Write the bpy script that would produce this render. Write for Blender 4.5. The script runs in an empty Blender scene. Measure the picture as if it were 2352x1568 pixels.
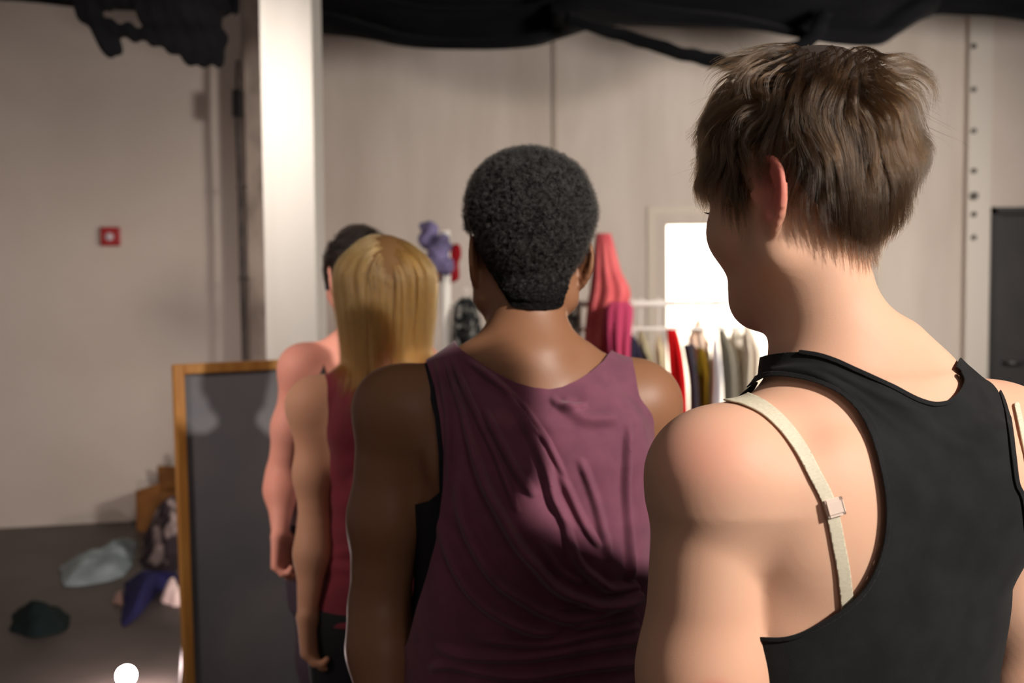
import bpy, bmesh, math, random
import numpy as np
from mathutils import Vector, Matrix

# ------------------------------------------------------------------ camera, world, lights, exposure
C = bpy.context.scene.collection
SC = bpy.context.scene
PW, PH, FPX = 2352, 1568, 2287.0
CAM = np.array([0.0, 0.0, 1.52])
PITCH, ROLL = math.radians(3.0), math.radians(-0.42)
_R = Matrix.Rotation(math.radians(90) - PITCH, 3, 'X') @ Matrix.Rotation(ROLL, 3, 'Z')
RM = np.array(_R)
cam_d = bpy.data.cameras.new('camera')
cam_d.sensor_width = 36.0
cam_d.lens = 36.0 * FPX / PW
cam_d.clip_start = 0.05
cam_d.dof.use_dof = True
cam_d.dof.focus_distance = 1.0
cam_d.dof.aperture_fstop = 4.6
cam_o = bpy.data.objects.new('camera', cam_d)
cam_o.matrix_world = Matrix.Translation(CAM) @ _R.to_4x4()
C.objects.link(cam_o)
SC.camera = cam_o
SC.view_settings.view_transform = 'Standard'
SC.view_settings.look = 'None'
SC.view_settings.gamma = 1.0
SC.view_settings.exposure = 0.0
SC.view_settings.use_curve_mapping = False

world = bpy.data.worlds.new('world')
SC.world = world
world.use_nodes = True
world.node_tree.nodes['Background'].inputs[0].default_value = (0.95, 0.80, 0.72, 1)
world.node_tree.nodes['Background'].inputs[1].default_value = 0.13


def aim(o, target):
    d = Vector(target) - o.location
    o.rotation_euler = d.to_track_quat('-Z', 'Y').to_euler()


def lamp(name, kind, loc, power, color, size=0.3, target=None, spot=60, blend=0.4):
    l = bpy.data.lights.new(name, kind)
    l.energy = power
    l.color = color
    if kind == 'AREA':
        l.shape = 'DISK'
        l.size = size
    else:
        l.shadow_soft_size = size
    if kind == 'SPOT':
        l.spot_size = math.radians(spot)
        l.spot_blend = blend
    o = bpy.data.objects.new(name, l)
    o.location = loc
    C.objects.link(o)
    if target is not None:
        aim(o, target)
    return o


lamp('key_stage_light', 'SPOT', (2.75, -1.3, 3.55), 1030, (1.0, 0.91, 0.82), 0.10, (0.25, 1.22, 1.45), 26, 0.85)
lamp('soft_fill', 'AREA', (1.6, -2.6, 3.1), 12, (1.0, 0.90, 0.80), 1.2, (0.35, 1.2, 1.2))  # soft fill added behind the camera to lift the dim backs and arms
lamp('side_fill_spot', 'SPOT', (-2.4, 0.6, 2.6), 240, (1.0, 0.84, 0.76), 0.2, (-0.62, 2.5, 1.15), 32, 0.9)  # unseen spot, added to brighten the left arms and the board
lamp('wall_fill_spot', 'SPOT', (2.8, 2.9, 2.3), 560, (1.0, 0.93, 0.87), 0.35, (0.8, 6.7, 1.2), 115, 1.0)  # added out of view at the right to brighten the back wall
lamp('left_wall_fill', 'SPOT', (-0.9, 3.0, 2.6), 120, (1.0, 0.90, 0.83), 0.35, (-2.4, 6.4, 0.7), 100, 1.0)  # unseen spot added so the left wall gets enough light


# ------------------------------------------------------------------ helpers
def at(px, py, Y):
    d = RM @ np.array([(px - PW / 2) / FPX, -(py - PH / 2) / FPX, -1.0])
    return CAM + d * (Y / d[1])


def proj(P):
    q = (np.asarray(P, dtype=np.float64) - CAM) @ RM
    return np.stack([PW / 2 + FPX * q[..., 0] / -q[..., 2], PH / 2 - FPX * q[..., 1] / -q[..., 2]], -1)


def px(n, Y):
    return n * Y / FPX


def lin(r, g, b):
    f = lambda c: (c / 255 / 12.92) if c / 255 <= 0.04045 else ((c / 255 + 0.055) / 1.055) ** 2.4
    return (f(r), f(g), f(b), 1)


def tag(o, label=None, cat=None, group=None, kind=None):
    if label: o['label'] = label
    if cat: o['category'] = cat
    if group: o['group'] = group
    if kind: o['kind'] = kind
    return o


def nn(m, t, **kw):
    n = m.node_tree.nodes.new(t)
    for k, v in kw.items(): setattr(n, k, v)
    return n


def material(name, c1, c2=None, scale=8, detail=4, rough=0.6, bump=0.0, bscale=60, metal=0, spec=0.5, sheen=0, stretch=(1, 1, 1), sss=0, lo=0.35, hi=0.65, emit=None):
    m = bpy.data.materials.new(name)
    m.use_nodes = True
    L = m.node_tree.links
    b = m.node_tree.nodes['Principled BSDF']
    b.inputs['Base Color'].default_value = c1
    b.inputs['Roughness'].default_value = rough
    b.inputs['Metallic'].default_value = metal
    b.inputs['Specular IOR Level'].default_value = spec
    b.inputs['Sheen Weight'].default_value = sheen
    tc = nn(m, 'ShaderNodeTexCoord')
    mp = nn(m, 'ShaderNodeMapping')
    mp.inputs['Scale'].default_value = stretch
    L.new(tc.outputs['Object'], mp.inputs[0])
    if c2 is not None:
        n = nn(m, 'ShaderNodeTexNoise')
        n.inputs['Scale'].default_value = scale
        n.inputs['Detail'].default_value = detail
        L.new(mp.outputs[0], n.inputs['Vector'])
        r = nn(m, 'ShaderNodeValToRGB')
        r.color_ramp.elements[0].position = lo
        r.color_ramp.elements[1].position = hi
        r.color_ramp.elements[0].color = c1
        r.color_ramp.elements[1].color = c2
        L.new(n.outputs[0], r.inputs[0])
        L.new(r.outputs[0], b.inputs['Base Color'])
    if sss:
        b.inputs['Subsurface Weight'].default_value = sss
        b.inputs['Subsurface Radius'].default_value = (1.0, 0.35, 0.2)
        b.inputs['Subsurface Scale'].default_value = 0.012
    if bump:
        n = nn(m, 'ShaderNodeTexNoise')
        n.inputs['Scale'].default_value = bscale
        n.inputs['Detail'].default_value = 3
        L.new(mp.outputs[0], n.inputs['Vector'])
        bp = nn(m, 'ShaderNodeBump')
        bp.inputs['Strength'].default_value = bump
        bp.inputs['Distance'].default_value = 0.002
        L.new(n.outputs[0], bp.inputs['Height'])
        L.new(bp.outputs[0], b.inputs['Normal'])
    if emit:
        b.inputs['Emission Color'].default_value = emit[0]
        b.inputs['Emission Strength'].default_value = emit[1]
    return m


def mesh_obj(name, V, F, mat, parent=None, smooth=True):
    me = bpy.data.meshes.new(name)
    me.from_pydata([tuple(map(float, v)) for v in V] if not isinstance(V, np.ndarray) else V.tolist(), [], F.tolist() if isinstance(F, np.ndarray) else F)
    me.validate()
    me.update()
    if smooth:
        me.shade_smooth()
    me.materials.append(mat)
    o = bpy.data.objects.new(name, me)
    C.objects.link(o)
    if parent: o.parent = parent
    return o


def bm_obj(name, bm, mat, parent=None, smooth=False):
    me = bpy.data.meshes.new(name)
    bmesh.ops.recalc_face_normals(bm, faces=bm.faces)
    bm.to_mesh(me)
    bm.free()
    if smooth: me.shade_smooth()
    me.materials.append(mat)
    o = bpy.data.objects.new(name, me)
    C.objects.link(o)
    if parent: o.parent = parent
    return o


def empty(name, loc, rz=0):
    o = bpy.data.objects.new(name, None)
    o.location = loc
    o.rotation_euler = (0, 0, rz)
    C.objects.link(o)
    return o


def add_box(bm, lo, hi, bevel=0.0, M=None):
    r = bmesh.ops.create_cube(bm, size=1)
    vs = r['verts']
    for v in vs:
        v.co = Vector([(lo[i] + hi[i]) / 2 + v.co[i] * (hi[i] - lo[i]) for i in range(3)])
    if M is not None:
        for v in vs: v.co = M @ v.co
    if bevel:
        es = list({e for v in vs for e in v.link_edges})
        bmesh.ops.bevel(bm, geom=es, offset=bevel, segments=2, affect='EDGES', profile=0.5)


def box(name, lo, hi, mat, parent=None, bevel=0.0, M=None):
    bm = bmesh.new()
    add_box(bm, lo, hi, bevel, M)
    return bm_obj(name, bm, mat, parent)


def tube_arrays(pts, rads, n=10, closed_ends=True, flat=None):
    pts = np.asarray(pts, float)
    rads = np.broadcast_to(np.asarray(rads, float), (len(pts),))
    T = np.gradient(pts, axis=0)
    T /= np.linalg.norm(T, axis=1)[:, None] + 1e-12
    up = np.array([0, 0, 1.0]) if abs(T[0][2]) < 0.9 else np.array([1.0, 0, 0])
    V = []
    u = np.cross(T[0], up); u /= np.linalg.norm(u)
    for i, t in enumerate(T):
        u = u - t * np.dot(u, t); u /= np.linalg.norm(u) + 1e-12
        w = np.cross(t, u)
        for k in range(n):
            a = 2 * math.pi * k / n
            V.append(pts[i] + rads[i] * (math.cos(a) * u + math.sin(a) * w))
    F = []
    for i in range(len(pts) - 1):
        for k in range(n):
            F.append([i * n + k, i * n + (k + 1) % n, (i + 1) * n + (k + 1) % n, (i + 1) * n + k])
    if closed_ends:
        F.append(list(range(n))[::-1])
        F.append([(len(pts) - 1) * n + k for k in range(n)])
    return V, F


def tubes(name, items, mat, parent=None, n=10):
    V, F = [], []
    for pts, r in items:
        v, f = tube_arrays(pts, r, n)
        F += [[i + len(V) for i in q] for q in f]
        V += v
    return mesh_obj(name, V, F, mat, parent)


def spline(pts, n):
    P = np.asarray(pts, float)
    t = np.linspace(0, len(P) - 1, n)
    i = np.clip(np.floor(t).astype(int), 0, len(P) - 2)
    f = (t - i)[:, None]
    p0, p1, p2, p3 = P[np.maximum(i - 1, 0)], P[i], P[i + 1], P[np.minimum(i + 2, len(P) - 1)]
    return 0.5 * (2 * p1 + (p2 - p0) * f + (2 * p0 - 5 * p1 + 4 * p2 - p3) * f ** 2 + (3 * p1 - p0 - 3 * p2 + p3) * f ** 3)


def sines(P, scale, seed, n=10):
    r = np.random.RandomState(seed)
    D = r.normal(size=(n, 3)); D /= np.linalg.norm(D, axis=1)[:, None]
    s = scale * r.uniform(0.6, 1.7, n)
    ph = r.uniform(0, 6.28, n)
    return np.sin(P @ (D * s[:, None]).T + ph).sum(-1) / math.sqrt(n)


# ------------------------------------------------------------------ signed-distance bodies
def v3(p): return np.asarray(p, float)


class Field:
    def __init__(s, ax):
        s.ax = [np.asarray(a, np.float32) for a in ax]
        s.V = np.full([len(a) for a in ax], 1.0, np.float32)

    def sub(s, lo, hi):
        r = []
        for i in range(3):
            a = max(0, int(np.searchsorted(s.ax[i], lo[i])) - 1)
            b = min(len(s.ax[i]), int(np.searchsorted(s.ax[i], hi[i])) + 1)
            if b <= a: return None
            r.append(slice(a, b))
        return tuple(r)

    def put(s, lo, hi, fn, k, neg=False):
        pad = k + 0.022
        sl = s.sub([l - pad for l in lo], [h + pad for h in hi])
        if sl is None: return
        X = s.ax[0][sl[0]][:, None, None]; Y = s.ax[1][sl[1]][None, :, None]; Z = s.ax[2][sl[2]][None, None, :]
        d = fn(X, Y, Z).astype(np.float32)
        v = s.V[sl]
        if neg:
            d = -d
            h = np.maximum(k - np.abs(v - d), 0) / max(k, 1e-6)
            s.V[sl] = np.maximum(v, d) + h * h * k * 0.25
        else:
            h = np.maximum(k - np.abs(v - d), 0) / max(k, 1e-6)
            s.V[sl] = np.minimum(v, d) - h * h * k * 0.25

    def cone(s, a, b, r1, r2, k=0.02, neg=False):
        a, b = v3(a), v3(b)
        ab = b - a
        L2 = float(ab @ ab) + 1e-9
        R = max(r1, r2)

        def fn(X, Y, Z):
            x, y, z = X - a[0], Y - a[1], Z - a[2]
            t = np.clip((x * ab[0] + y * ab[1] + z * ab[2]) / L2, 0, 1)
            return np.sqrt((x - t * ab[0]) ** 2 + (y - t * ab[1]) ** 2 + (z - t * ab[2]) ** 2) - (r1 + (r2 - r1) * t)
        s.put(np.minimum(a, b) - R, np.maximum(a, b) + R, fn, k, neg)

    def ell(s, c, r, M=None, k=0.02, neg=False):
        c = v3(c); r = v3(r)
        M = np.eye(3) if M is None else np.asarray(M)   # columns = local axes
        R = r.max()

        def fn(X, Y, Z):
            x, y, z = X - c[0], Y - c[1], Z - c[2]
            u = x * M[0, 0] + y * M[1, 0] + z * M[2, 0]
            v = x * M[0, 1] + y * M[1, 1] + z * M[2, 1]
            w = x * M[0, 2] + y * M[1, 2] + z * M[2, 2]
            k0 = np.sqrt((u / r[0]) ** 2 + (v / r[1]) ** 2 + (w / r[2]) ** 2)
            k1 = np.sqrt((u / r[0] ** 2) ** 2 + (v / r[1] ** 2) ** 2 + (w / r[2] ** 2) ** 2) + 1e-6
            return k0 * (k0 - 1) / k1
        s.put(c - R, c + R, fn, k, neg)

    def loft(s, lv, k=0.03, p=2.3):
        # lv rows: z, cx, cy, a, b, yaw
        lv = np.asarray(sorted(lv), float)
        R = max(lv[:, 3].max(), lv[:, 4].max())

        def fn(X, Y, Z):
            z = Z.ravel()
            zz = np.clip(z, lv[0, 0], lv[-1, 0])
            # smooth interpolation
            q = [np.interp(zz, lv[:, 0], lv[:, j])[None, None, :] for j in range(1, 6)]
            for it in range(5):
                q = q
            cx, cy, a, b, yw = q
            c, sn = np.cos(yw), np.sin(yw)
            u = (X - cx) * c + (Y - cy) * sn
            v = -(X - cx) * sn + (Y - cy) * c
            f = ((np.abs(u) / a) ** p + (np.abs(v) / b) ** p) ** (1 / p)
            d = (f - 1) * np.minimum(a, b)
            dz = np.maximum(np.maximum(lv[0, 0] - Z, Z - lv[-1, 0]), 0)
            return np.where(dz > 0, np.sqrt(np.maximum(d, 0) ** 2 + dz ** 2), d)
        lo = [lv[:, 1].min() - R, lv[:, 2].min() - R, lv[0, 0]]
        hi = [lv[:, 1].max() + R, lv[:, 2].max() + R, lv[-1, 0]]
        s.put(lo, hi, fn, k)

    def copy(s):
        f = Field.__new__(Field); f.ax = s.ax; f.V = s.V.copy(); return f

    def merge(s, o, k, inplace=False):
        h = np.maximum(k - np.abs(s.V - o.V), 0) / np.maximum(k, 1e-6)
        f = s if inplace else s.copy()
        f.V = (np.minimum(s.V, o.V) - h * h * k * 0.25).astype(np.float32)
        return f

    def zgrid(s): return s.ax[2][None, None, :]

    def mesh(s, iso=0.0):
        V = s.V - np.float32(iso)
        ins = V < 0
        nx, ny, nz = V.shape
        c = np.zeros((nx - 1, ny - 1, nz - 1), np.uint8)
        for dx in (0, 1):
            for dy in (0, 1):
                for dz in (0, 1):
                    c += ins[dx:nx - 1 + dx, dy:ny - 1 + dy, dz:nz - 1 + dz]
        act = np.argwhere((c > 0) & (c < 8))
        idx = -np.ones(c.shape, np.int32)
        idx[act[:, 0], act[:, 1], act[:, 2]] = np.arange(len(act))
        del c
        acc = np.zeros((len(act), 3)); cnt = np.zeros(len(act))
        corners = [(0, 0, 0), (1, 0, 0), (0, 1, 0), (1, 1, 0), (0, 0, 1), (1, 0, 1), (0, 1, 1), (1, 1, 1)]
        val = [V[act[:, 0] + a, act[:, 1] + b, act[:, 2] + d] for a, b, d in corners]
        pos = [np.stack([s.ax[0][act[:, 0] + a], s.ax[1][act[:, 1] + b], s.ax[2][act[:, 2] + d]], -1).astype(float) for a, b, d in corners]
        for i, j in [(0, 1), (2, 3), (4, 5), (6, 7), (0, 2), (1, 3), (4, 6), (5, 7), (0, 4), (1, 5), (2, 6), (3, 7)]:
            m = (val[i] < 0) != (val[j] < 0)
            t = (val[i] / (val[i] - val[j] + 1e-20))[m][:, None]
            acc[m] += pos[i][m] * (1 - t) + pos[j][m] * t
            cnt[m] += 1
        P = acc / cnt[:, None]
        Fs = []
        for axis in range(3):
            a = [slice(0, n) for n in V.shape]; b = [slice(0, n) for n in V.shape]
            a[axis] = slice(0, V.shape[axis] - 1); b[axis] = slice(1, V.shape[axis])
            cr = np.argwhere(ins[tuple(a)] != ins[tuple(b)])
            o1, o2 = [(1, 2), (2, 0), (0, 1)][axis]
            ok = (cr[:, o1] > 0) & (cr[:, o2] > 0) & (cr[:, o1] < V.shape[o1] - 1) & (cr[:, o2] < V.shape[o2] - 1)
            cr = cr[ok]
            def cell(d1, d2):
                q = cr.copy(); q[:, o1] -= d1; q[:, o2] -= d2
                return idx[q[:, 0], q[:, 1], q[:, 2]]
            q = np.stack([cell(1, 1), cell(0, 1), cell(0, 0), cell(1, 0)], -1)
            flip = ~ins[cr[:, 0], cr[:, 1], cr[:, 2]]
            q[flip] = q[flip][:, ::-1]
            Fs.append(q)
        return P, np.concatenate(Fs)

    def sample(s, P):
        P = np.asarray(P, float)
        ii, ff = [], []
        for k in range(3):
            a = s.ax[k]
            i = np.clip(np.searchsorted(a, P[..., k]) - 1, 0, len(a) - 2)
            f = np.clip((P[..., k] - a[i]) / (a[i + 1] - a[i]), 0, 1)
            ii.append(i); ff.append(f)
        r = 0
        for dx in (0, 1):
            for dy in (0, 1):
                for dz in (0, 1):
                    w = (ff[0] if dx else 1 - ff[0]) * (ff[1] if dy else 1 - ff[1]) * (ff[2] if dz else 1 - ff[2])
                    r = r + w * s.V[ii[0] + dx, ii[1] + dy, ii[2] + dz]
        return r


def smooth_mesh(V, F, it=2, lam=0.5):
    E = np.concatenate([F[:, [0, 1]], F[:, [1, 2]], F[:, [2, 3]], F[:, [3, 0]]]) if F.shape[1] == 4 else np.concatenate([F[:, [0, 1]], F[:, [1, 2]], F[:, [2, 0]]])
    E = np.concatenate([E, E[:, ::-1]])
    n = len(V)
    deg = np.bincount(E[:, 0], minlength=n)[:, None] + 1e-9
    for i in range(it):
        for l in (lam, -lam * 1.03):
            acc = np.stack([np.bincount(E[:, 0], weights=V[E[:, 1], k], minlength=n) for k in range(3)], -1)
            V = V + l * (acc / deg - V)
    return V


def normals(V, F):
    a, b = V[F[:, 2]] - V[F[:, 0]], V[F[:, -1]] - V[F[:, 1]] if F.shape[1] == 4 else V[F[:, 2]] - V[F[:, 1]]
    fn = np.cross(a, b) if F.shape[1] == 4 else np.cross(V[F[:, 1]] - V[F[:, 0]], V[F[:, 2]] - V[F[:, 0]])
    N = np.zeros_like(V)
    for k in range(F.shape[1]):
        for c in range(3):
            N[:, c] += np.bincount(F[:, k], weights=fn[:, c], minlength=len(V))
    return N / (np.linalg.norm(N, axis=1)[:, None] + 1e-20)


def tri(F):
    return np.concatenate([F[:, [0, 1, 2]], F[:, [0, 2, 3]]]) if F.shape[1] == 4 else F


def clip(V, F, m, extra=None):
    # keep the part of a triangle mesh where m > 0
    F = tri(F)
    pos = m > 0
    c = pos[F].sum(1)
    keep = F[c == 3]
    mix = F[(c == 1) | (c == 2)]
    newV, out, ed = [], [], {}
    base = len(V)

    def cut(i, j):
        key = (i, j) if i < j else (j, i)
        if key not in ed:
            t = m[i] / (m[i] - m[j])
            newV.append(V[i] * (1 - t) + V[j] * t)
            ed[key] = base + len(newV) - 1
        return ed[key]
    for f in mix.tolist():
        n = sum(pos[i] for i in f)
        for r in range(3):
            a, b, d = f[r], f[(r + 1) % 3], f[(r + 2) % 3]
            if n == 1 and pos[a]:
                out.append([a, cut(a, b), cut(a, d)]); break
            if n == 2 and not pos[a]:
                x, y = cut(a, b), cut(a, d)
                out.append([x, b, d]); out.append([x, d, y]); break
    VV = np.concatenate([V, np.array(newV).reshape(-1, 3)])
    FF = np.concatenate([keep, np.array(out, int).reshape(-1, 3)])
    used = np.unique(FF)
    mp = -np.ones(len(VV), int); mp[used] = np.arange(len(used))
    return VV[used], mp[FF]


def largest(V, F):
    lab = np.arange(len(V))
    while True:
        m = lab[F].min(1)
        new = lab.copy()
        for k in range(3): np.minimum.at(new, F[:, k], m)
        new = new[new]
        if (new == lab).all(): break
        lab = new
    u, c = np.unique(lab[F[:, 0]], return_counts=True)
    F = F[lab[F[:, 0]] == u[c.argmax()]]
    used = np.unique(F); mp = -np.ones(len(V), int); mp[used] = np.arange(len(used))
    return V[used], mp[F]


def poly_sd(Q, poly):
    # signed distance (positive inside) of 2-D points Q to a polygon
    P = np.asarray(poly, float)
    d = np.full(len(Q), 1e9); ins = np.zeros(len(Q), bool)
    for i in range(len(P)):
        a, b = P[i], P[(i + 1) % len(P)]
        ab = b - a
        t = np.clip(((Q - a) @ ab) / (ab @ ab), 0, 1)
        d = np.minimum(d, np.linalg.norm(Q - a - t[:, None] * ab, axis=1))
        c = ((a[1] > Q[:, 1]) != (b[1] > Q[:, 1])) & (Q[:, 0] < (b[0] - a[0]) * (Q[:, 1] - a[1]) / (b[1] - a[1] + 1e-12) + a[0])
        ins ^= c
    return np.where(ins, d, -d)


def line_d(Q, line):
    P = np.asarray(line, float)
    d = np.full(len(Q), 1e9); tt = np.zeros(len(Q))
    for i in range(len(P) - 1):
        a, b = P[i], P[i + 1]
        ab = b - a
        t = np.clip(((Q - a) @ ab) / (ab @ ab), 0, 1)
        dd = np.linalg.norm(Q - a - t[:, None] * ab, axis=1)
        m = dd < d
        d[m] = dd[m]; tt[m] = (i + t[m]) / (len(P) - 1)
    return d, tt


def cloth(name, V, F, mat, parent, thick=0.0016, sub=0):
    o = mesh_obj(name, V, F, mat, parent)
    m = o.modifiers.new('thickness', 'SOLIDIFY')
    m.thickness = thick
    m.offset = 1.0
    return o


def hair_obj(name, P, radius, mat, parent):
    # P: (strands, points, 3)
    S, n, _ = P.shape
    h = bpy.data.hair_curves.new(name)
    h.add_curves([n] * S)
    h.attributes['position'].data.foreach_set('vector', P.astype(np.float32).ravel())
    r = h.attributes.get('radius') or h.attributes.new('radius', 'FLOAT', 'POINT')
    prof = np.linspace(1, 0.25, n) ** 0.7
    r.data.foreach_set('value', np.tile(prof * radius, S).astype(np.float32))
    h.materials.append(mat)
    o = bpy.data.objects.new(name, h)
    C.objects.link(o)
    if parent: o.parent = parent
    return o


def hair_material(name, col, rough=0.35, radial=0.45, rand=0.25, coat=0.0):
    m = bpy.data.materials.new(name)
    m.use_nodes = True
    m.node_tree.nodes.clear()
    out = nn(m, 'ShaderNodeOutputMaterial')
    h = nn(m, 'ShaderNodeBsdfHairPrincipled')
    h.model = 'CHIANG'
    h.parametrization = 'COLOR'
    h.inputs['Roughness'].default_value = rough
    h.inputs['Radial Roughness'].default_value = radial
    h.inputs['Random Roughness'].default_value = 0.3
    h.inputs['Coat'].default_value = coat
    inf = nn(m, 'ShaderNodeHairInfo')
    r = nn(m, 'ShaderNodeValToRGB')
    a = np.array(col[:3])
    r.color_ramp.elements[0].color = (*(a * (1 - rand)), 1)
    r.color_ramp.elements[1].color = (*np.minimum(a * (1 + rand), 0.98), 1)
    m.node_tree.links.new(inf.outputs['Random'], r.inputs[0])
    m.node_tree.links.new(r.outputs[0], h.inputs['Color'])
    m.node_tree.links.new(h.outputs[0], out.inputs[0])
    return m


def axis(lo, hi, step):
    return np.arange(lo, hi + step, step)


def zaxis(marks):
    # marks: [(z0, z1, step), ...]
    r = []
    for a, b, s in marks:
        n = max(1, int(round((b - a) / s)))
        r += list(np.linspace(a, b, n, endpoint=False))
    return np.array(r + [marks[-1][1]])

# ------------------------------------------------------------------ the room
WALL = material('wall_paint', lin(212, 198, 187), lin(202, 187, 175), scale=1.1, rough=0.85, bump=0.15, bscale=12)
WALL_R = material('wall_paint_back', lin(212, 199, 187), lin(194, 180, 167), scale=1.4, rough=0.85, stretch=(2.2, 1, 0.45), lo=0.40, hi=0.72)
FLOOR = material('floor_paint', lin(74, 66, 62), lin(60, 54, 50), scale=2.5, rough=0.5)
CEIL = material('ceiling_black', lin(14, 14, 16), rough=0.9)
WHITE = material('column_white_paint', lin(222, 217, 208), lin(208, 202, 192), scale=3, rough=0.6, stretch=(3, 3, 0.3), lo=0.45, hi=0.85)


def wall(name, x0, y0, x1, y1, z0, z1, th, mat, holes=None):
    # holes: (x0, x1, z0, z1) openings along the wall
    d = Vector((x1 - x0, y1 - y0, 0)); L = d.length; d.normalize()
    n = Vector((-d.y, d.x, 0)) * th
    bm = bmesh.new()
    M = Matrix(((d.x, -d.y, 0, x0), (d.y, d.x, 0, y0), (0, 0, 1, 0), (0, 0, 0, 1)))
    cuts = []
    if holes:
        a, b, c, e = holes
        cuts = [((0, 0, z0), (a, th, z1)), ((b, 0, z0), (L, th, z1)), ((a, 0, e), (b, th, z1))]
        if c > z0: cuts.append(((a, 0, z0), (b, th, c)))
    else:
        cuts = [((0, 0, z0), (L, th, z1))]
    for lo, hi in cuts: add_box(bm, lo, hi, 0, M)
    return tag(bm_obj(name, bm, mat), kind='structure')


YB = 6.75
wall('wall_left', -5.2, 5.96, -1.78, 6.715, 0, 3.8, 0.15, WALL)
xd0, xd1 = at(1532, 700, YB)[0], at(1985, 700, YB)[0]
zd = at(1600, 515, YB)[2]
wall('wall_back', -1.78, YB, 3.05, YB, 0, 3.8, 0.12, WALL_R, (xd0 + 1.78, xd1 + 1.78, 0, zd))
xr = at(2272, 700, 6.72)[0]
zr = at(2300, 476, 6.72)[2]
xr2 = xr + 1.0
wall('wall_right', 3.05, 6.72, 5.2, 6.72, 0, 3.8, 0.12, WALL, (xr - 3.05, xr2 - 3.05, 0, zr))
tag(box('floor', (-5.2, -3, -0.1), (5.2, 9.5, 0), FLOOR), kind='structure')
tag(box('ceiling', (-5.2, 2.4, 3.8), (5.2, 9.5, 3.9), CEIL), kind='structure')
# bright room seen through the doorway
BR = material('lit_room_paint', lin(250, 246, 238), rough=0.8)
tag(box('wall_beyond', (xd0 - 0.4, 8.4, 0), (xd1 + 0.4, 8.5, 3.0), BR), kind='structure')
tag(box('wall_beyond_left', (xd0 - 0.5, YB + .12, 0), (xd0 - 0.4, 8.5, 3.0), BR), kind='structure')
tag(box('wall_beyond_right', (xd1 + 0.4, YB + .12, 0), (xd1 + 0.5, 8.5, 3.0), BR), kind='structure')
tag(box('ceiling_beyond', (xd0 - 0.5, YB + .12, 3.0), (xd1 + 0.5, 8.5, 3.05), BR), kind='structure')
lamp('lit_room_lamp', 'AREA', ((xd0 + xd1) / 2, 7.6, 2.9), 150, (1.0, 0.93, 0.84), 0.8, ((xd0 + xd1) / 2, 7.7, 0))
# door casing
CAS = material('casing_paint', lin(204, 190, 173), rough=0.6)
xc0 = at(1497, 700, YB)[0]; zc = at(1500, 476, YB)[2]
bm = bmesh.new()
for lo, hi in [((xc0 - .03, YB - .012, 0), (xc0 + .02, YB, zc - .05)), ((xc0 - .03, YB - .012, zc - .05), (xd1 + .12, YB, zc)), ((xd1 + .07, YB - .012, 0), (xd1 + .12, YB, zc - .05))]:
    add_box(bm, lo, hi)
tag(bm_obj('door_1', bm, CAS), kind='structure')
# dark door leaf at the right
DG = material('door_dark_grey', lin(62, 58, 58), lin(52, 49, 49), scale=3, rough=0.5)
d2 = tag(box('door_2', (xr + .03, 6.77, 0.01), (xr2 - .03, 6.82, zr - .04), DG), kind='structure')
bm = bmesh.new()
for lo, hi in [((xr - .0, 6.70, 0), (xr + .035, 6.85, zr)), ((xr, 6.70, zr - .045), (xr2, 6.85, zr)), ((xr2 - .035, 6.70, 0), (xr2, 6.85, zr))]:
    add_box(bm, lo, hi)
bm_obj('door_frame', bm, material('door_frame_dark', lin(44, 42, 42), rough=0.5), d2)
tubes('door_handle', [([(xr + .12, 6.77, 1.0), (xr + .12, 6.71, 1.0), (xr + .24, 6.71, 1.0)], 0.009)], material('handle_steel', lin(150, 150, 150), metal=1, rough=0.3), d2)
# pilaster with bolt heads
STR = material('pilaster_paint', lin(214, 204, 192), rough=0.6)
xa, xb = at(2218, 600, 6.69)[0], xr - 0.02
pl = tag(box('trim_1', (xa, 6.68, 0), (xb, 6.72, 3.8), STR, bevel=0.004), kind='structure')
BOLT = material('bolt_dark', lin(104, 98, 92), rough=0.5)
for y in (105, 205, 300, 392, 450, 492, 545):
    c = at(2238, y, 6.66)
    r = 0.028 if y == 450 else 0.018
    tubes('bolt', [([(c[0], 6.68, c[2]), (c[0], 6.66, c[2])], r)], BOLT, pl, 8)
# narrow concrete pier in the corner and its joint
PIER = material('pier_concrete', lin(190, 172, 158), lin(150, 134, 122), scale=9, rough=0.9, bump=0.5, bscale=25, stretch=(1, 1, .5))
x0, x1 = at(566, 500, 6.5)[0], at(660, 500, 6.5)[0]
tag(box('trim_2', (x0, 6.5, 0), (x1, 6.75, 3.8), PIER, bevel=0.006), kind='structure')
xj = at(1274, 200, YB)[0]
tag(box('trim_3', (xj - .016, YB - .015, 0), (xj + .016, YB, 3.8), material('joint_strip', lin(178, 164, 150), rough=0.7), bevel=0.004), kind='structure')
# added strip standing in for the dark corner gap, with its bracket
GAP = material('gap_grey', lin(92, 80, 74), lin(60, 52, 48), scale=14, rough=0.7)
cd = empty('corner_gap_strip', at(556, 800, 6.46)); cd.location.z = 0
tag(cd, 'dark grey vertical strip standing in for the dark gap in the corner left of the white column', 'tube')
base = np.array(cd.location)
loc = lambda p: np.asarray(p) - base
cpts = [at(547, y, 6.46) for y in (140, 200, 300)] + [at(552, 420, 6.46), at(556, 600, 6.46), at(562, 820, 6.46)]
cpts[-1] = np.array([cpts[-1][0], 6.46, cpts[-1][2]])
cpts.append(np.array([cpts[-1][0] + .01, 6.46, 0.0]))
tubes('tube', [([loc(p) for p in cpts], 0.017)], GAP, cd)
c = loc(at(546, 236, 6.42))
box('bracket', (c[0] - .028, c[1] - .03, c[2] - .09), (c[0] + .028, c[1] + .03, c[2] + .08), material('box_black', lin(22, 20, 20), rough=0.5), cd, 0.005)
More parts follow.
